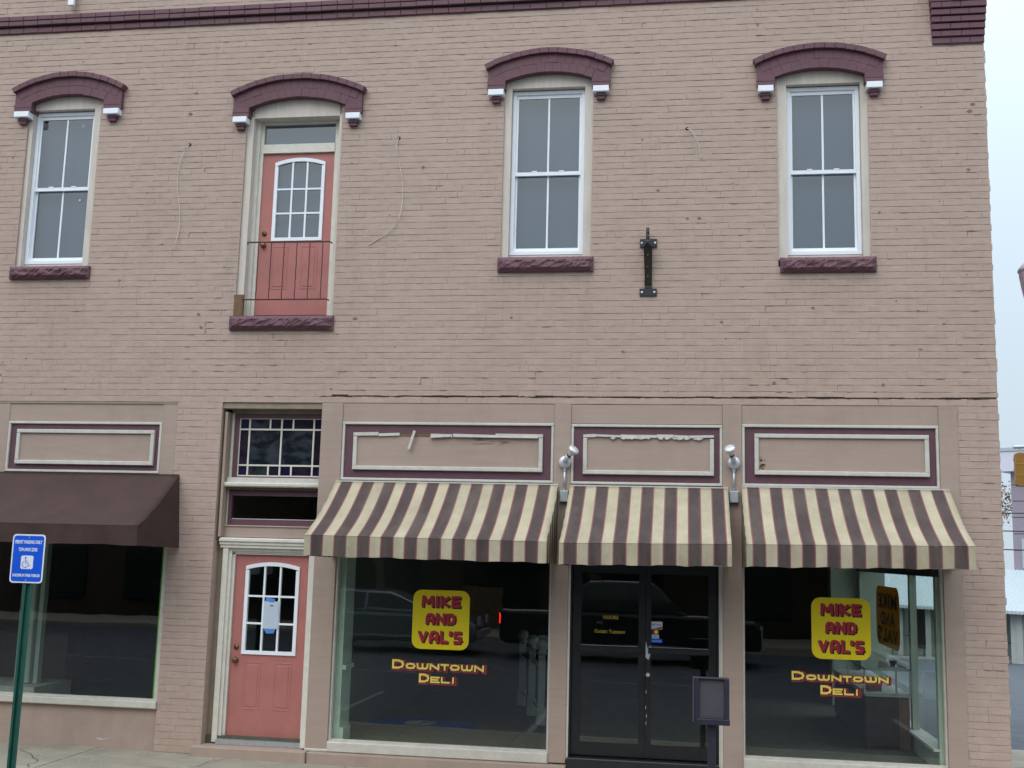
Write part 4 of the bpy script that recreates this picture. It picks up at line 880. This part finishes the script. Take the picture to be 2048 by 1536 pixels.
for lab, pts in (("loose pale cable hanging between the leftmost window and the upper door", [(-6.276, 7.484), (-6.33, 7.40), (-6.401, 7.154), (-6.39, 6.85), (-6.335, 6.557), (-6.34, 6.3), (-6.383, 6.101)]),
                 ("long loose cable curving left, right of the upper salmon door", [(-3.525, 7.484), (-3.545, 7.38), (-3.529, 7.269), (-3.46, 6.95), (-3.441, 6.688), (-3.48, 6.45), (-3.60, 6.28), (-3.74, 6.19), (-3.854, 6.124)]),
                 ("shortest loose cable, above the black bracket left of the rightmost window", [(.014, 7.489), (.07, 7.45), (.138, 7.317), (.165, 7.2), (.179, 7.11)])):
    t = thing("loose_cable", (pts[0][0], 0, pts[0][1]), lab, "cable", CG)
    sm = []
    for i in range(len(pts)-1):
        p0, p1, p2, p3 = [Vector(pts[max(0, min(len(pts)-1, q))]) for q in (i-1, i, i+1, i+2)]
        for s_ in range(5):
            u = s_/5; v = .5*((2*p1)+(-p0+p2)*u+(2*p0-5*p1+4*p2-p3)*u*u+(-p0+3*p1-3*p2+p3)*u**3); sm.append(v)
    sm.append(Vector(pts[-1])); B().tube([(v.x, -.02-.012*math.sin(i*.3), v.y) for i, v in enumerate(sm)], .0045, 5).obj("cable_strand", 'cable', t, True)
    B().lathe([(.022, 0), (.02, .006), (.008, .012)], (pts[0][0], -.002, pts[0][1]+.005), (0, -1, 0), 9).obj("hole_plug", 'black', t)
# small holes, old anchors and chips in the painted wall
b = B()
for k in range(95):
    x, z = R.uniform(-9.5, 3.35), R.uniform(4.3, 9.0)
    if any(a-.05 < x < c+.05 for a, c in openings(z)): continue
    r = R.choice((.006, .008, .010, .014, .02))*R.uniform(.7, 1.2); n = 7
    b.prism([(x+r*R.uniform(.6, 1.3)*math.cos(q*6.283/n), z+r*.7*R.uniform(.6, 1.3)*math.sin(q*6.283/n)) for q in range(n)], -.0042, .006)
for (x, z, r) in ((-3.98, 5.2, .035), (-6.0, 5.27, .03), (-5.96, 5.1, .03), (.16, 6.38, .03), (.02, 6.38, .02), (3.27, 7.68, .035), (3.24, 7.6, .035), (3.2, 6.9, .02), (-3.2, 7.1, .03), (-2.05, 5.2, .02), (2.6, 5.25, .02), (1.0, 4.42, .03), (2.2, 4.40, .025), (-6.3, 7.9, .03)):
    n = 9; b.prism([(x+r*R.uniform(.5, 1.2)*math.cos(q*6.283/n), z+r*.7*R.uniform(.5, 1.2)*math.sin(q*6.283/n)) for q in range(n)], -.0045, .006)
spots = [(-5.2, 4.75, .45, .3, 26), (1.5, 4.35, 1.9, .10, 40), (3.2, 3.0, .16, 1.3, 30), (0, 8.8, 3.0, .2, 34), (-6.5, 8.9, 2, .15, 22), (.6, 6.3, .7, .5, 22), (-5.9, 5.0, .25, .6, 16), (-3, 4.4, 1.2, .1, 20), (3.2, 6.5, .15, 1.6, 26), (-2, 6, 5, 1.6, 60)]
for (cx_, cz_, sx2, sz2, cnt) in spots:
    for k in range(cnt):
        x, z = R.gauss(cx_, sx2), R.gauss(cz_, sz2); z = round(z/H)*H+R.uniform(-.003, .003); l = R.uniform(.02, .13); w = R.uniform(.0025, .007)
        if not (-9.5 < x < 3.28) or z < .3 or z > 9.05 or any(a-.14 < x < c+.03 for a, c in openings(z)) : continue
        if z < 4.2 and not x > 3.0: continue
        b.prism([(x, z), (x+l*.4, z-w), (x+l, z-w*.3), (x+l*.7, z+w), (x+l*.2, z+w*.7)], -.0042, .004)
        if R.random() < .12: b.prism([(x, z), (x+.006, z-.001), (x+.004, z-H*.8), (x-.001, z-H*.75)], -.0043, .004)
tag(b.obj("wall_chips", paint("chip_shadow_brown", (.21, .155, .12), .9, .3, .2, 30), BLD), kind='stuff')
b = B(); x = -4.38   # ragged fissure over the shopfront
while x < 3.28:
    l = R.uniform(.03, .12); z = 4.2405+R.uniform(-.003, .006); w = R.uniform(.003, .013)
    if R.random() < .86: b.prism([(x, z), (x+l*.5, z-w*.4), (x+l, z+.001), (x+l*.6, z+w)], -.0035, .006)
    x += l*R.uniform(.7, 1.05)
tag(b.obj("fissure", paint("fissure_dark", (.05, .035, .028), .95, .3, 0, 30), BLD), kind='stuff')
# ------------------------------------------------------------------ window lettering and notices
def plaque(x0, x1, z0, z1, lab, y=.079):
    t = thing("window_sign", ((x0+x1)/2, y, z0), lab, "sign", "yellow deli signs stuck on the windows")
    W, Hh = x1-x0, z1-z0
    B().prism(rrect(x0, x1, z0, z1, .10), y-.0025, y-.0005).obj("yellow_plate", 'yellow', t)
    for (txt, u0, u1, v0, v1) in (("MIKE", .15, .84, .71, .905), ("AND", .23, .76, .42, .61), ("VAL'S", .10, .88, .105, .315)):
        for (mt, dx, dz, yy, gr) in (('ink', .013, -.012, y-.0028, .003), ('red', 0, 0, y-.0050, 0)):
            blockletters("lettering", txt, mt, t, x0+W*u0, x0+W*u1, z0+Hh*v0, z0+Hh*v1, yy, .033, gr, dx, dz, gap=.13)
    return t
plaque(-3.138, -2.464, 1.297, 1.973, "yellow sign reading MIKE AND VAL'S on the left deli window"); plaque(1.390, 2.022, 1.359, 2.025, "yellow sign reading MIKE AND VAL'S on the right corner window")
def deli(x0, x1, zt, zb, bx0, bx1, bt, bb_, lab, y=.079):
    t = thing("window_lettering", ((x0+x1)/2, y, bb_), lab, "lettering", "Downtown Deli lettering on the glass")
    for (txt, a, c, top, bot, big) in (("DOWNTOWN", x0, x1, zt, zb, .17), ("DELI", bx0, bx1, bt, bb_, .36)):
        h = top-bot; W = c-a; first, rest = txt[0], txt[1:]
        for (mt, dx, dz, yy, gr) in (('maroon', .012, -.007, y-.0005, .014), ('ink', .010, -.005, y-.0022, .003), ('yellow2', 0, 0, y-.004, 0)):
            blockletters("lettering", first, mt, t, a, a+W*(.13 if big < .3 else .28), bot, top, yy, .023, gr, dx, dz)
            blockletters("lettering", rest, mt, t, a+W*(.148 if big < .3 else .31), c-.012, bot, bot+h*.70, yy, .021 if big < .3 else .0178, gr, dx, dz, gap=.12)
        b = B(); b.box(c+.012, c+.018, y-.0015, y-.0005, bot-.020, bot+h*.72); b.box(c-.02, c+.0119, y-.0015, y-.0005, bot-.022, bot-.016); b.obj("shadow_outline", 'maroon', t)
    return t
deli(-3.360, -2.262, 1.166, 1.062, -3.035, -2.60, 1.018, .918, "yellow DOWNTOWN DELI lettering on the left deli window"); deli(1.170, 2.212, 1.216, 1.122, 1.476, 1.895, 1.076, .980, "yellow DOWNTOWN DELI lettering on the right corner window")
t = thing("hours_lettering", (-.83, .09, 1.54), "small yellow HOURS and CLOSED TUESDAY lettering on the entrance door", "lettering")
textmesh("lettering", "HOURS", 'dimyel', t, -.915, -.745, 1.708, 1.748, .0925, .001, .02); textmesh("lettering", "C", 'dimyel', t, -1.012, -.985, 1.552, 1.592, .0925, .001, .02); textmesh("lettering", "LOSED", 'dimyel', t, -.980, -.868, 1.552, 1.582, .0925, .001, .02)
textmesh("lettering", "T", 'dimyel', t, -.848, -.822, 1.550, 1.590, .0925, .001, .02); textmesh("lettering", "UESDAY", 'dimyel', t, -.817, -.662, 1.549, 1.579, .0925, .001, .02)
t = thing("card_stickers", (-.31, .09, 1.47), "column of payment card stickers on the right entrance door", "stickers"); y = .0925
B().box(-.372, -.247, y-.001, y, 1.612, 1.698).obj("sticker", 'paper', t); textmesh("lettering", "DISCOVER", 'navy', t, -.362, -.262, 1.655, 1.672, y-.0012, .0005, .02)
B().prism([(-.36, 1.616), (-.25, 1.616), (-.25, 1.645)], y-.002, y-.0011).obj("orange_wedge", 'red', t)
B().box(-.366, -.285, y-.001, y, 1.555, 1.608).obj("sticker", 'ink', t)
for (xx, mt) in ((-.338, 'red'), (-.314, 'yellow')): B().lathe([(.02, 0), (.02, .0006)], (xx, y-.0014-(.0008 if mt == 'yellow' else 0), 1.583), (0, -1, 0), 16).obj("card_disc", mt, t)
B().box(-.366, -.285, y-.001, y, 1.511, 1.553).obj("sticker", 'paper', t); textmesh("lettering", "VISA", 'blue', t, -.355, -.297, 1.521, 1.543, y-.0012, .0005, .03, .3)
B().box(-.372, -.247, y-.001, y, 1.462, 1.506).obj("sticker", 'blue', t); textmesh("lettering", "AMERICAN EXPRESS", 'paper', t, -.364, -.255, 1.477, 1.489, y-.0012, .0005, .02)
t = thing("paper_notice", (-4.91, .19, 1.45), "white paper notice taped with blue tape on the street door", "notice")
B().box(-5.000, -4.815, .180, .1812, 1.452, 1.775).obj("sheet", 'paper', t); B().prism([(-4.985, 1.776), (-4.88, 1.76), (-4.86, 1.80), (-4.97, 1.825)], .179, .180).obj("tape", 'tape', t); B().prism([(-4.99, 1.45), (-4.95, 1.395), (-4.86, 1.40), (-4.84, 1.452)], .179, .180).obj("tape", 'tape', t)
B().box(-4.925, -4.88, .1790, .1797, 1.718, 1.73).obj("print_line", 'ink', t)
for k in range(5): B().box(-4.98, -4.84+R.uniform(-.03, 0), .1790, .1797, 1.66-k*.035, 1.6615-k*.035).obj("print_line", 'steel', t)
# sign seen from behind on the side window
t = thing("side_window_sign", (2.75, 3.35, 1.29), "sign seen from behind, ochre, on the side window of the corner shop", "sign")
b = B(); pr = rrect(2.45, 4.26, 1.285, 2.10, .2); b.prismx(pr, 2.752, 2.7545); b.obj("plate_back", 'translucent', t)
for (txt, u0, u1, v0, v1) in (("MIKE", 2.62, 4.08, 1.80, 2.0), ("AND", 2.78, 3.9, 1.57, 1.75), ("VAL'S", 2.56, 4.15, 1.345, 1.55)): textmesh("lettering", txt, 'olive', t, u0, u1, v0, v1, 2.7515, .001, .04, 0, mirror=False, plane='yz', space=1.1)
# ------------------------------------------------------------------ street furniture on the near sidewalk
t = thing("parking_sign_post", (-6.22, -2.86, 0), "green steel post carrying the blue permit parking sign", "sign post")
b = B(); lean = lambda z: (-6.222+(z-2.0)*.006)
for (dx0, dx1, dy0, dy1) in ((-.030, -.024, -.0, .028), (.024, .030, -.0, .028), (-.046, -.030, -.0, .004), (.030, .046, 0, .004), (-.024, .024, .024, .029)):
    b.add([(lean(z)+dx, -2.86+dy, z) for z in (-.1, 2.42) for dx, dy in ((dx0, dy0), (dx1, dy0), (dx1, dy1), (dx0, dy1))], [(0, 3, 2, 1), (4, 5, 6, 7), (0, 1, 5, 4), (1, 2, 6, 5), (2, 3, 7, 6), (3, 0, 4, 7)])
b.obj("post", 'green', t)
b = B()
for k in range(94):
    z = .02+k*.0254; b.lathe([(.0045, 0), (.0045, .001)], (lean(z), -2.8365, z), (0, -1, 0), 6)
tag(b.obj("punched_holes", paint("hole_tone", (.10, .13, .11), .8, .3, 0, 50), t), kind='stuff')
t2 = thing("permit_parking_sign", (-6.25, -2.87, 2.02), "blue permit parking only sign with a wheelchair symbol and white border", "sign")
x0, x1, z0, z1 = -6.418, -6.077, 2.018, 2.481
B().prism(rrect(x0, x1, z0, z1, .035), -2.868, -2.864).obj("white_border", 'signwhite', t2); B().prism(rrect(x0+.014, x1-.014, z0+.014, z1-.014, .026), -2.8692, -2.8682).obj("blue_panel", 'blue', t2)
xm = (x0+x1)/2; ys_ = -2.8694
textmesh("lettering", "PERMIT PARKING ONLY", 'signwhite', t2, x0+.03, x1-.03, 2.390, 2.425, ys_, .0004, .03); textmesh("lettering", "TOW-AWAY ZONE", 'signwhite', t2, xm-.10, xm+.095, 2.318, 2.353, ys_, .0004, .03)
textmesh("lettering", "MAXIMUM FINE $500.00", 'signwhite', t2, x0+.03, x1-.03, 2.072, 2.105, ys_, .0004, .03)
B().prism(rrect(xm-.066, xm+.062, 2.150, 2.278, .018), -2.8702, -2.8694).obj("symbol_panel", 'signwhite', t2)
b = B(); yy = -2.8712; q = xm-.018
b.lathe([(.008, 0), (.008, .001)], (q, yy, 2.258), (0, -1, 0), 12); b.tube([(q, yy, 2.25), (q-.001, yy, 2.21), (q+.030, yy, 2.208), (q+.042, yy, 2.182), (q+.052, yy, 2.184)], .0028, 5); b.tube([(q, yy, 2.228), (q+.022, yy, 2.226)], .0024, 5)
b.tube([(q+.0+.030*math.cos(math.radians(a)), yy, 2.196+.030*math.sin(math.radians(a))) for a in range(120, 351, 14)], .0028, 5); b.obj("wheelchair_symbol", 'blue', t2)
for z in (2.45, 2.045): B().lathe([(.008, 0), (.006, .004)], (xm, -2.8694, z), (0, -1, 0), 8).obj("bolt", 'steel', t2)
# brochure box on a post
t = thing("brochure_box", (.12, -2.4, 0), "dark brochure box with a grey panel on a square post before the entrance", "box")
bx = .209; by = -2.4
part("post", bx-.002, bx+.072, by, by+.07, -.1, 1.0, 'navy', parent=t, bev=.005)
b = B(); z0, z1 = .968, 1.357; xa, xb = bx-.122, bx+.190
b.box(xa, xb, by+.03, by+.05, z0, z1); b.box(xa, xa+.045, by-.05, by+.03, z0+.002, z1-.002); b.box(xb-.045, xb, by-.05, by+.03, z0+.002, z1-.002); b.box(xa+.045, xb-.045, by-.05, by+.03, z0, z0+.045); b.box(xa+.045, xb-.045, by-.045, by+.03, z1-.014, z1)
b.box(xa+.02, xb+.004, by-.06, by-.0505, z0-.02, z0+.03)
b.obj("box_shell", 'navy', t, bevel=.004); B().box(xa+.046, xb-.046, by-.02, by-.01, z0+.046, z1-.015).obj("grey_panel", 'greyplastic', t); B().box(xa-.012, xa-.001, by-.06, by+.02, z0, z1).obj("side_edge", 'greyplastic', t)
# ------------------------------------------------------------------ beyond the corner
t = thing("acorn_street_lamp", (4.47, 2, -.1), "lavender lantern of a street lamp cut off by the right picture edge", "street lamp")
B().lathe([(.05, 0), (.05, 5.3), (.07, 5.32), (.07, 5.4), (.04, 5.42), (.04, 5.5), (.09, 5.56)], (4.47, 2, .05), n=14).obj("post", 'pink', t, True)
B().lathe([(.09, 0), (.13, .15), (.17, .34), (.205, .55), (.20, .58)], (4.47, 2, 5.61), n=16).obj("lantern", 'coatedlamp', t) if False else B().lathe([(.09, 0), (.13, .15), (.17, .34), (.20, .53), (.20, .58)], (4.47, 2, 5.61), n=16).obj("lantern", 'pink', t)
B().lathe([(.215, 0), (.215, .03), (.16, .10), (.10, .15), (.06, .17), (.06, .24), (.02, .28)], (4.47, 2, 6.19), n=16).obj("cap", 'farwhite', t, True)
t = thing("traffic_signal", (10.93, 26, 5.5), "yellow traffic signal head hanging at the right picture edge", "traffic light")
b = B(); b.prism(rrect(10.72, 11.09, 5.02, 6.13, .09), 25.9, 26.15); b.obj("housing", 'sigyel', t, bevel=.02)
for z in (5.39, 5.75): B().box(10.71, 11.10, 25.885, 25.9, z-.012, z+.012).obj("section_joint", 'ochre', t)
for z in (5.22, 5.57, 5.92): B().lathe([(.13, 0), (.14, .22)], (10.905, 26.15, z), (0, 1, 0)).obj("visor", 'sigyel', t)
t = thing("signal_mast", (16, 26, 0), "thin steel mast arm that the traffic signal hangs from", "mast")
B().tube([(10.905, 26.05, 6.14), (10.905, 26.05, 6.3)], .03).obj("hanger", 'steel', t); B().tube([(10.7, 26.05, 6.32), (17, 26.05, 6.6)], .06).obj("arm", 'steel', t); B().tube([(17, 26.05, rz(17, 26)), (17, 26.05, 6.9)], .12).obj("pole", 'steel', t)
UL = ["upper utility cable crossing in front of the lavender building", "middle utility cable crossing in front of the lavender building", "lowest utility cable crossing in front of the lavender building"]
for k, (za, zb) in enumerate(((4.80, 4.84), (4.08, 4.0), (3.24, 3.2))):
    tag(B().tube([(6+14*q/8, 40, za+(zb-za)*q/8-.3*math.sin(math.pi*q/8)*.2) for q in range(9)], .028, 5).obj("utility_cable", 'black'), UL[k], "cable", "utility cables")
# awninged shop and the block above it; local frame along the facade
fa = Vector((10.56, 55.0)); fb = Vector((17.1, 49.8)); fd = (fb-fa).normalized(); fn = Vector((-fd.y, fd.x))   # fn points away from the camera
def FQ(b, u0, u1, v0, v1, z0, z1):
    P = [fa+fd*u+fn*v for u, v in ((u0, v0), (u1, v0), (u1, v1), (u0, v1))]
    b.add([(p.x, p.y, z0) for p in P]+[(p.x, p.y, z1) for p in P], [(0, 3, 2, 1), (4, 5, 6, 7), (0, 1, 5, 4), (1, 2, 6, 5), (2, 3, 7, 6), (3, 0, 4, 7)]); return b
gz0 = -2.62
t = thing("awning_shop", (14, 54, gz0), "low pale shop with a white corrugated metal canopy across the street", "building")
FQ(B(), .2, 24, 2.2, 9, gz0, 2.2).obj("wall", 'farwall', t); 
for k in range(9): FQ(B(), 1.2+2.2*k, 2.3+2.2*k, 2.12, 2.199, gz0+.3, -.1).obj("dark_window", 'fardark', t)
for k in range(8): FQ(B(), 1.0+1.66*k+.6, 1.32+1.66*k+.6, -.0, .3, gz0, .05).obj("post", 'farwall', t)
FQ(B(), 7.9, 9.1, .1, .6, gz0, .02).obj("pier", 'farwall', t)
b = B(); u = -.6; k = 0
while u < 15:
    for (ua, ub, h0, h1) in ((u, u+.1, 0, .05), (u+.1, u+.2, .05, 0)):
        p = [fa+fd*ua+fn*-.6, fa+fd*ub+fn*-.6, fa+fd*ub+fn*2.2, fa+fd*ua+fn*2.2]
        sc = 1 if ua > 1.0 else max(0, (ua+.6)/1.6)
        zt = .18+2.05*sc if False else .18+2.05
        b.add([(p[0].x, p[0].y, .14+h0), (p[1].x, p[1].y, .14+h1), (p[2].x, p[2].y, zt+h1), (p[3].x, p[3].y, zt+h0)], [(0, 1, 2, 3)])
        b.add([(p[0].x, p[0].y, .14+h0), (p[1].x, p[1].y, .14+h1), (p[1].x, p[1].y, -.02+h1), (p[0].x, p[0].y, -.02+h0)], [(0, 1, 2, 3)])
    u += .2
b.obj("canopy_roof", 'tin', t)
for k in range(6): 
    b = B(); FQ(b, 1+1.9*k, 1.05+1.9*k, .4, .45, gz0, gz0+1.1); FQ(b, 1+1.9*k, 2.4+1.9*k, .4, .45, gz0+1.05, gz0+1.1); FQ(b, 2.35+1.9*k, 2.4+1.9*k, .4, .45, gz0, gz0+1.05); b.obj("handrail", 'black', t)
t = thing("lavender_block", (22, 56, gz0), "two storey lavender block building with white fascia above the metal canopy", "building")
g = Vector((17.75, 53.4))
def GQ(b, u0, u1, v0, v1, z0, z1):
    P = [g+fd*u+fn*v for u, v in ((u0, v0), (u1, v0), (u1, v1), (u0, v1))]
    b.add([(p.x, p.y, z0) for p in P]+[(p.x, p.y, z1) for p in P], [(0, 3, 2, 1), (4, 5, 6, 7), (0, 1, 5, 4), (1, 2, 6, 5), (2, 3, 7, 6), (3, 0, 4, 7)]); return b
GQ(B(), .25, 14, .0, 8, 2.2, 7.7).obj("wall", 'purpleblock', t); GQ(B(), -.35, 14.5, -.5, 8.4, 7.65, 8.75).obj("fascia", 'farwhite', t); GQ(B(), -.4, 14.6, -.55, 8.5, 8.76, 8.95).obj("coping", 'tin', t)
GQ(B(), .75, 2.2, -.08, -.01, 2.35, 3.95).obj("shuttered_window", 'tin', t)
b = B()
for k in range(5): GQ(b, .3, 14, -.005, -.001, 3.3+k*.9, 3.34+k*.9)
b.obj("block_joint", 'fardark', t)
# trees
def tree(x, y, z, h, lab, leaf, dens, spread, group, seed, trunk_r=.22):
    rr = random.Random(seed); t = thing("tree", (x, y, z), lab, "tree", group); tb = B(); lb = B()
    def grow(p, d, L, r, lvl):
        pts = [p]; q = Vector(p); dd = Vector(d)
        for k in range(4):
            dd = (dd+Vector((rr.uniform(-.16, .16), rr.uniform(-.16, .16), rr.uniform(-.05, .12)))).normalized(); q = q+dd*L/4; pts.append(Vector(q))
        tb.tube(pts, r, 6 if lvl < 2 else 4, r*.55)
        if lvl >= 2:
            for w in range(int(dens*(1.6 if lvl >= 3 else .7))):
                c = pts[rr.randrange(1, 5)]+Vector((rr.gauss(0, .35), rr.gauss(0, .35), rr.gauss(0, .3)))
                for _ in range(3):
                    cc = c+Vector((rr.gauss(0, .12), rr.gauss(0, .12), rr.gauss(0, .12))); s = rr.uniform(.05, .12)
                    a = Vector((rr.gauss(0, 1), rr.gauss(0, 1), rr.gauss(0, 1))).normalized(); bb_ = a.cross(Vector((rr.gauss(0, 1), rr.gauss(0, 1), rr.gauss(0, 1)))).normalized()
                    lb.add([cc-a*s, cc+bb_*s*.6, cc+a*s, cc-bb_*s*.6], [(0, 1, 2, 3)])
        if lvl < 4:
            for k in range(4 if lvl < 2 else 3):
                ang = rr.uniform(0, 6.283); el_ = rr.uniform(.35, .95); nd = (dd*math.cos(el_)+Vector((math.cos(ang), math.sin(ang), .1))*math.sin(el_)*spread).normalized()
                grow(pts[2+(k % 3)], nd, L*rr.uniform(.55, .75), r*.5, lvl+1)
    grow(Vector((x, y, z-.1)), Vector((0, 0, 1)), h*.42, trunk_r, 0)
    tb.obj("trunk", 'bark', t); c = lb.obj("crown", leaf, t); return t
tree(19.5, 66, -3.2, 16, "tree with thin reddish autumn leaves behind the lavender building", 'leaf', 9, 1, None, 3)
tree(16.0, 70, -3.2, 13, "half bare tree seen between the brick corner and lavender building", 'leaf', 10, 1, None, 5)
tree(12.0, 68, -3.2, 9, "bare twiggy tree seen through the corner shop's side window", 'leaf', 3, 1.2, None, 8)
# ------------------------------------------------------------------ the other side of the main street, seen reflected in the glass
t = thing("brick_row_opposite", (-5, -26, 0), "dark brick row of shops reflected in the deli windows", "building")
B().box(-34, 26, -34, -25, -.3, 8.2).obj("wall", 'oppbrick', t); B().box(-34.2, 26.2, -34, -24.7, 8.21, 8.7).obj("cornice", 'oppstone', t)
for k in range(14):
    x = -32+k*4.1; B().box(x, x+2.6, -24.99, -24.9, .5, 2.7).obj("shopfront", 'darkglass', t); B().box(x+.6, x+1.8, -24.99, -24.92, 4.6, 6.6).obj("window", 'darkglass', t); B().box(x+.5, x+1.9, -24.98, -24.85, 4.45, 4.59).obj("sill", 'oppstone', t)
B().box(-1.7, -.7, -24.89, -24.8, 3.05, 3.6).obj("pale_fascia", 'farwhite', t); B().box(-7.4, -6.0, -24.89, -24.8, -.1, 1.3).obj("tan_panel", 'wood', t)
tree(-9.5, -22.5, -.05, 9, "left one of the dark street trees reflected in the deli glass", 'evergreen', 26, 1.1, "street trees opposite", 21, .16); tree(-3.2, -22.6, -.05, 8.5, "dark street tree reflected in the entrance doors", 'evergreen', 26, 1.1, "street trees opposite", 22, .16); tree(5.5, -22.4, -.05, 9, "dark street tree reflected in the corner window", 'evergreen', 26, 1.1, "street trees opposite", 23, .16)
def wheel(parent, x, y, z, r, side):
    w = B().lathe([(r*.62, -.02), (r*.9, -.03), (r, .02), (r, .18), (r*.9, .22), (r*.6, .21)], (x, y, z), (0, -side, 0), 24).obj("wheel", 'tyre', parent, True)
    B().lathe([(r*.6, 0), (r*.56, .02), (r*.2, -.0), (r*.12, .03)], (x, y-side*-.22+0, z), (0, side, 0), 18).obj("rim", 'carsilver', w, True)
def vehicle(name, lab, cat, x0, L, y0, W, prof, house, paintm, wheels, wr, group=None, tail=False):
    zb = rz(x0, -15); t = thing(name, (x0, y0, zb), lab, cat, group)
    b = B(); P = [(x0+L*u, zb+z) for u, z in prof]; b.prism(P, y0-W+.0, y0); body = b.obj("body", paintm, t, bevel=.09)
    Hs = [(x0+L*u, zb+z) for u, z in house]; b = B(); n = len(Hs)
    zmin = min(z for _, z in Hs); zmax = max(z for _, z in Hs); ins = lambda z: .05+.22*(z-zmin)/(zmax-zmin)
    b.add([(x, y0-ins(z), z) for x, z in Hs]+[(x, y0-W+ins(z), z) for x, z in Hs], [tuple(range(n)), tuple(range(2*n-1, n-1, -1))]+[(i, i+n, (i+1) % n+n, (i+1) % n) for i in range(n)])
    b.obj("cabin", paintm, t, bevel=.06)
    # side glass and windscreen
    c = [sum(q)/n for q in zip(*Hs)]; inner = [(c[0]+(x-c[0])*.88, c[1]+(z-c[1])*.72+.02) for x, z in Hs]; mid = c[0]
    for part_ in (0, 1):
        poly = []
        for x, z in inner: poly.append((min(x, mid-.04) if part_ == 0 else max(x, mid+.04), z))
        b = B(); b.add([(x, y0-ins(z)+.012, z) for x, z in poly]+[(x, y0-ins(z)-.01, z) for x, z in poly], [tuple(range(n)), tuple(range(2*n-1, n-1, -1))]+[(i, i+n, (i+1) % n+n, (i+1) % n) for i in range(n)]); b.obj("side_window", 'darkglass', t)
    for u in wheels:
        for sd in (1, -1): wheel(t, x0+L*u, y0-.02 if sd > 0 else y0-W+.02, zb+wr, wr, sd)
    for sd in (0, 1):
        yy = y0-.12 if sd == 0 else y0-W+.40
        B().cbox(x0+L-.02, x0+L+.03, yy-.28, yy, zb+.72, zb+.95).obj("headlight", 'lampglass', t)
        B().box(x0-.03, x0+.02, yy-.16, yy, zb+.85, zb+1.1).obj("tail_light", 'taillight' if tail and sd == 0 else 'maroon', t)
    B().box(x0+L-.01, x0+L+.05, y0-W+.1, y0-.1, zb+.42, zb+.58).obj("bumper", 'steel', t)
    b = B(); b.box(x0+L*.38, x0+L*.40, y0+.001, y0+.02, zb+.95, zb+1.0); b.box(x0+L*.56, x0+L*.58, y0+.001, y0+.02, zb+.95, zb+1.0); b.obj("door_handle", 'steel', t)
    B().box(x0+L*.1, x0+L*.9, y0+.001, y0+.015, zb+.40, zb+.44).obj("side_strip", 'steel', t)
    return t
vehicle("pickup_truck", "black crew cab pickup truck parked opposite, reflected in the entrance doors", "truck", -4.55, 6.4, -15.1, 1.95,
        [(.0, .45), (.03, .38), (1, .38), (1.0, .92), (.985, 1.08), (.80, 1.18), (.70, 1.22), (.0, 1.22)], [(.30, 1.20), (.74, 1.18), (.69, 1.35), (.60, 1.90), (.56, 1.96), (.34, 1.96), (.315, 1.85)], 'truckblack', (.17, .83), .39, tail=True)
vehicle("parked_car", "dark silver car parked opposite, reflected in the left deli window", "car", -9.9, 4.75, -15.2, 1.82,
        [(.0, .40), (.03, .28), (.98, .28), (1.0, .55), (.985, .74), (.93, .86), (.72, .98), (.0, 1.02)], [(.06, 1.0), (.76, .97), (.66, 1.22), (.52, 1.48), (.40, 1.54), (.18, 1.52), (.10, 1.35)], 'carsilver', (.19, .81), .33)
# silver edge strips catching the light on the bed rail and roof
bpy.context.view_layer.update()
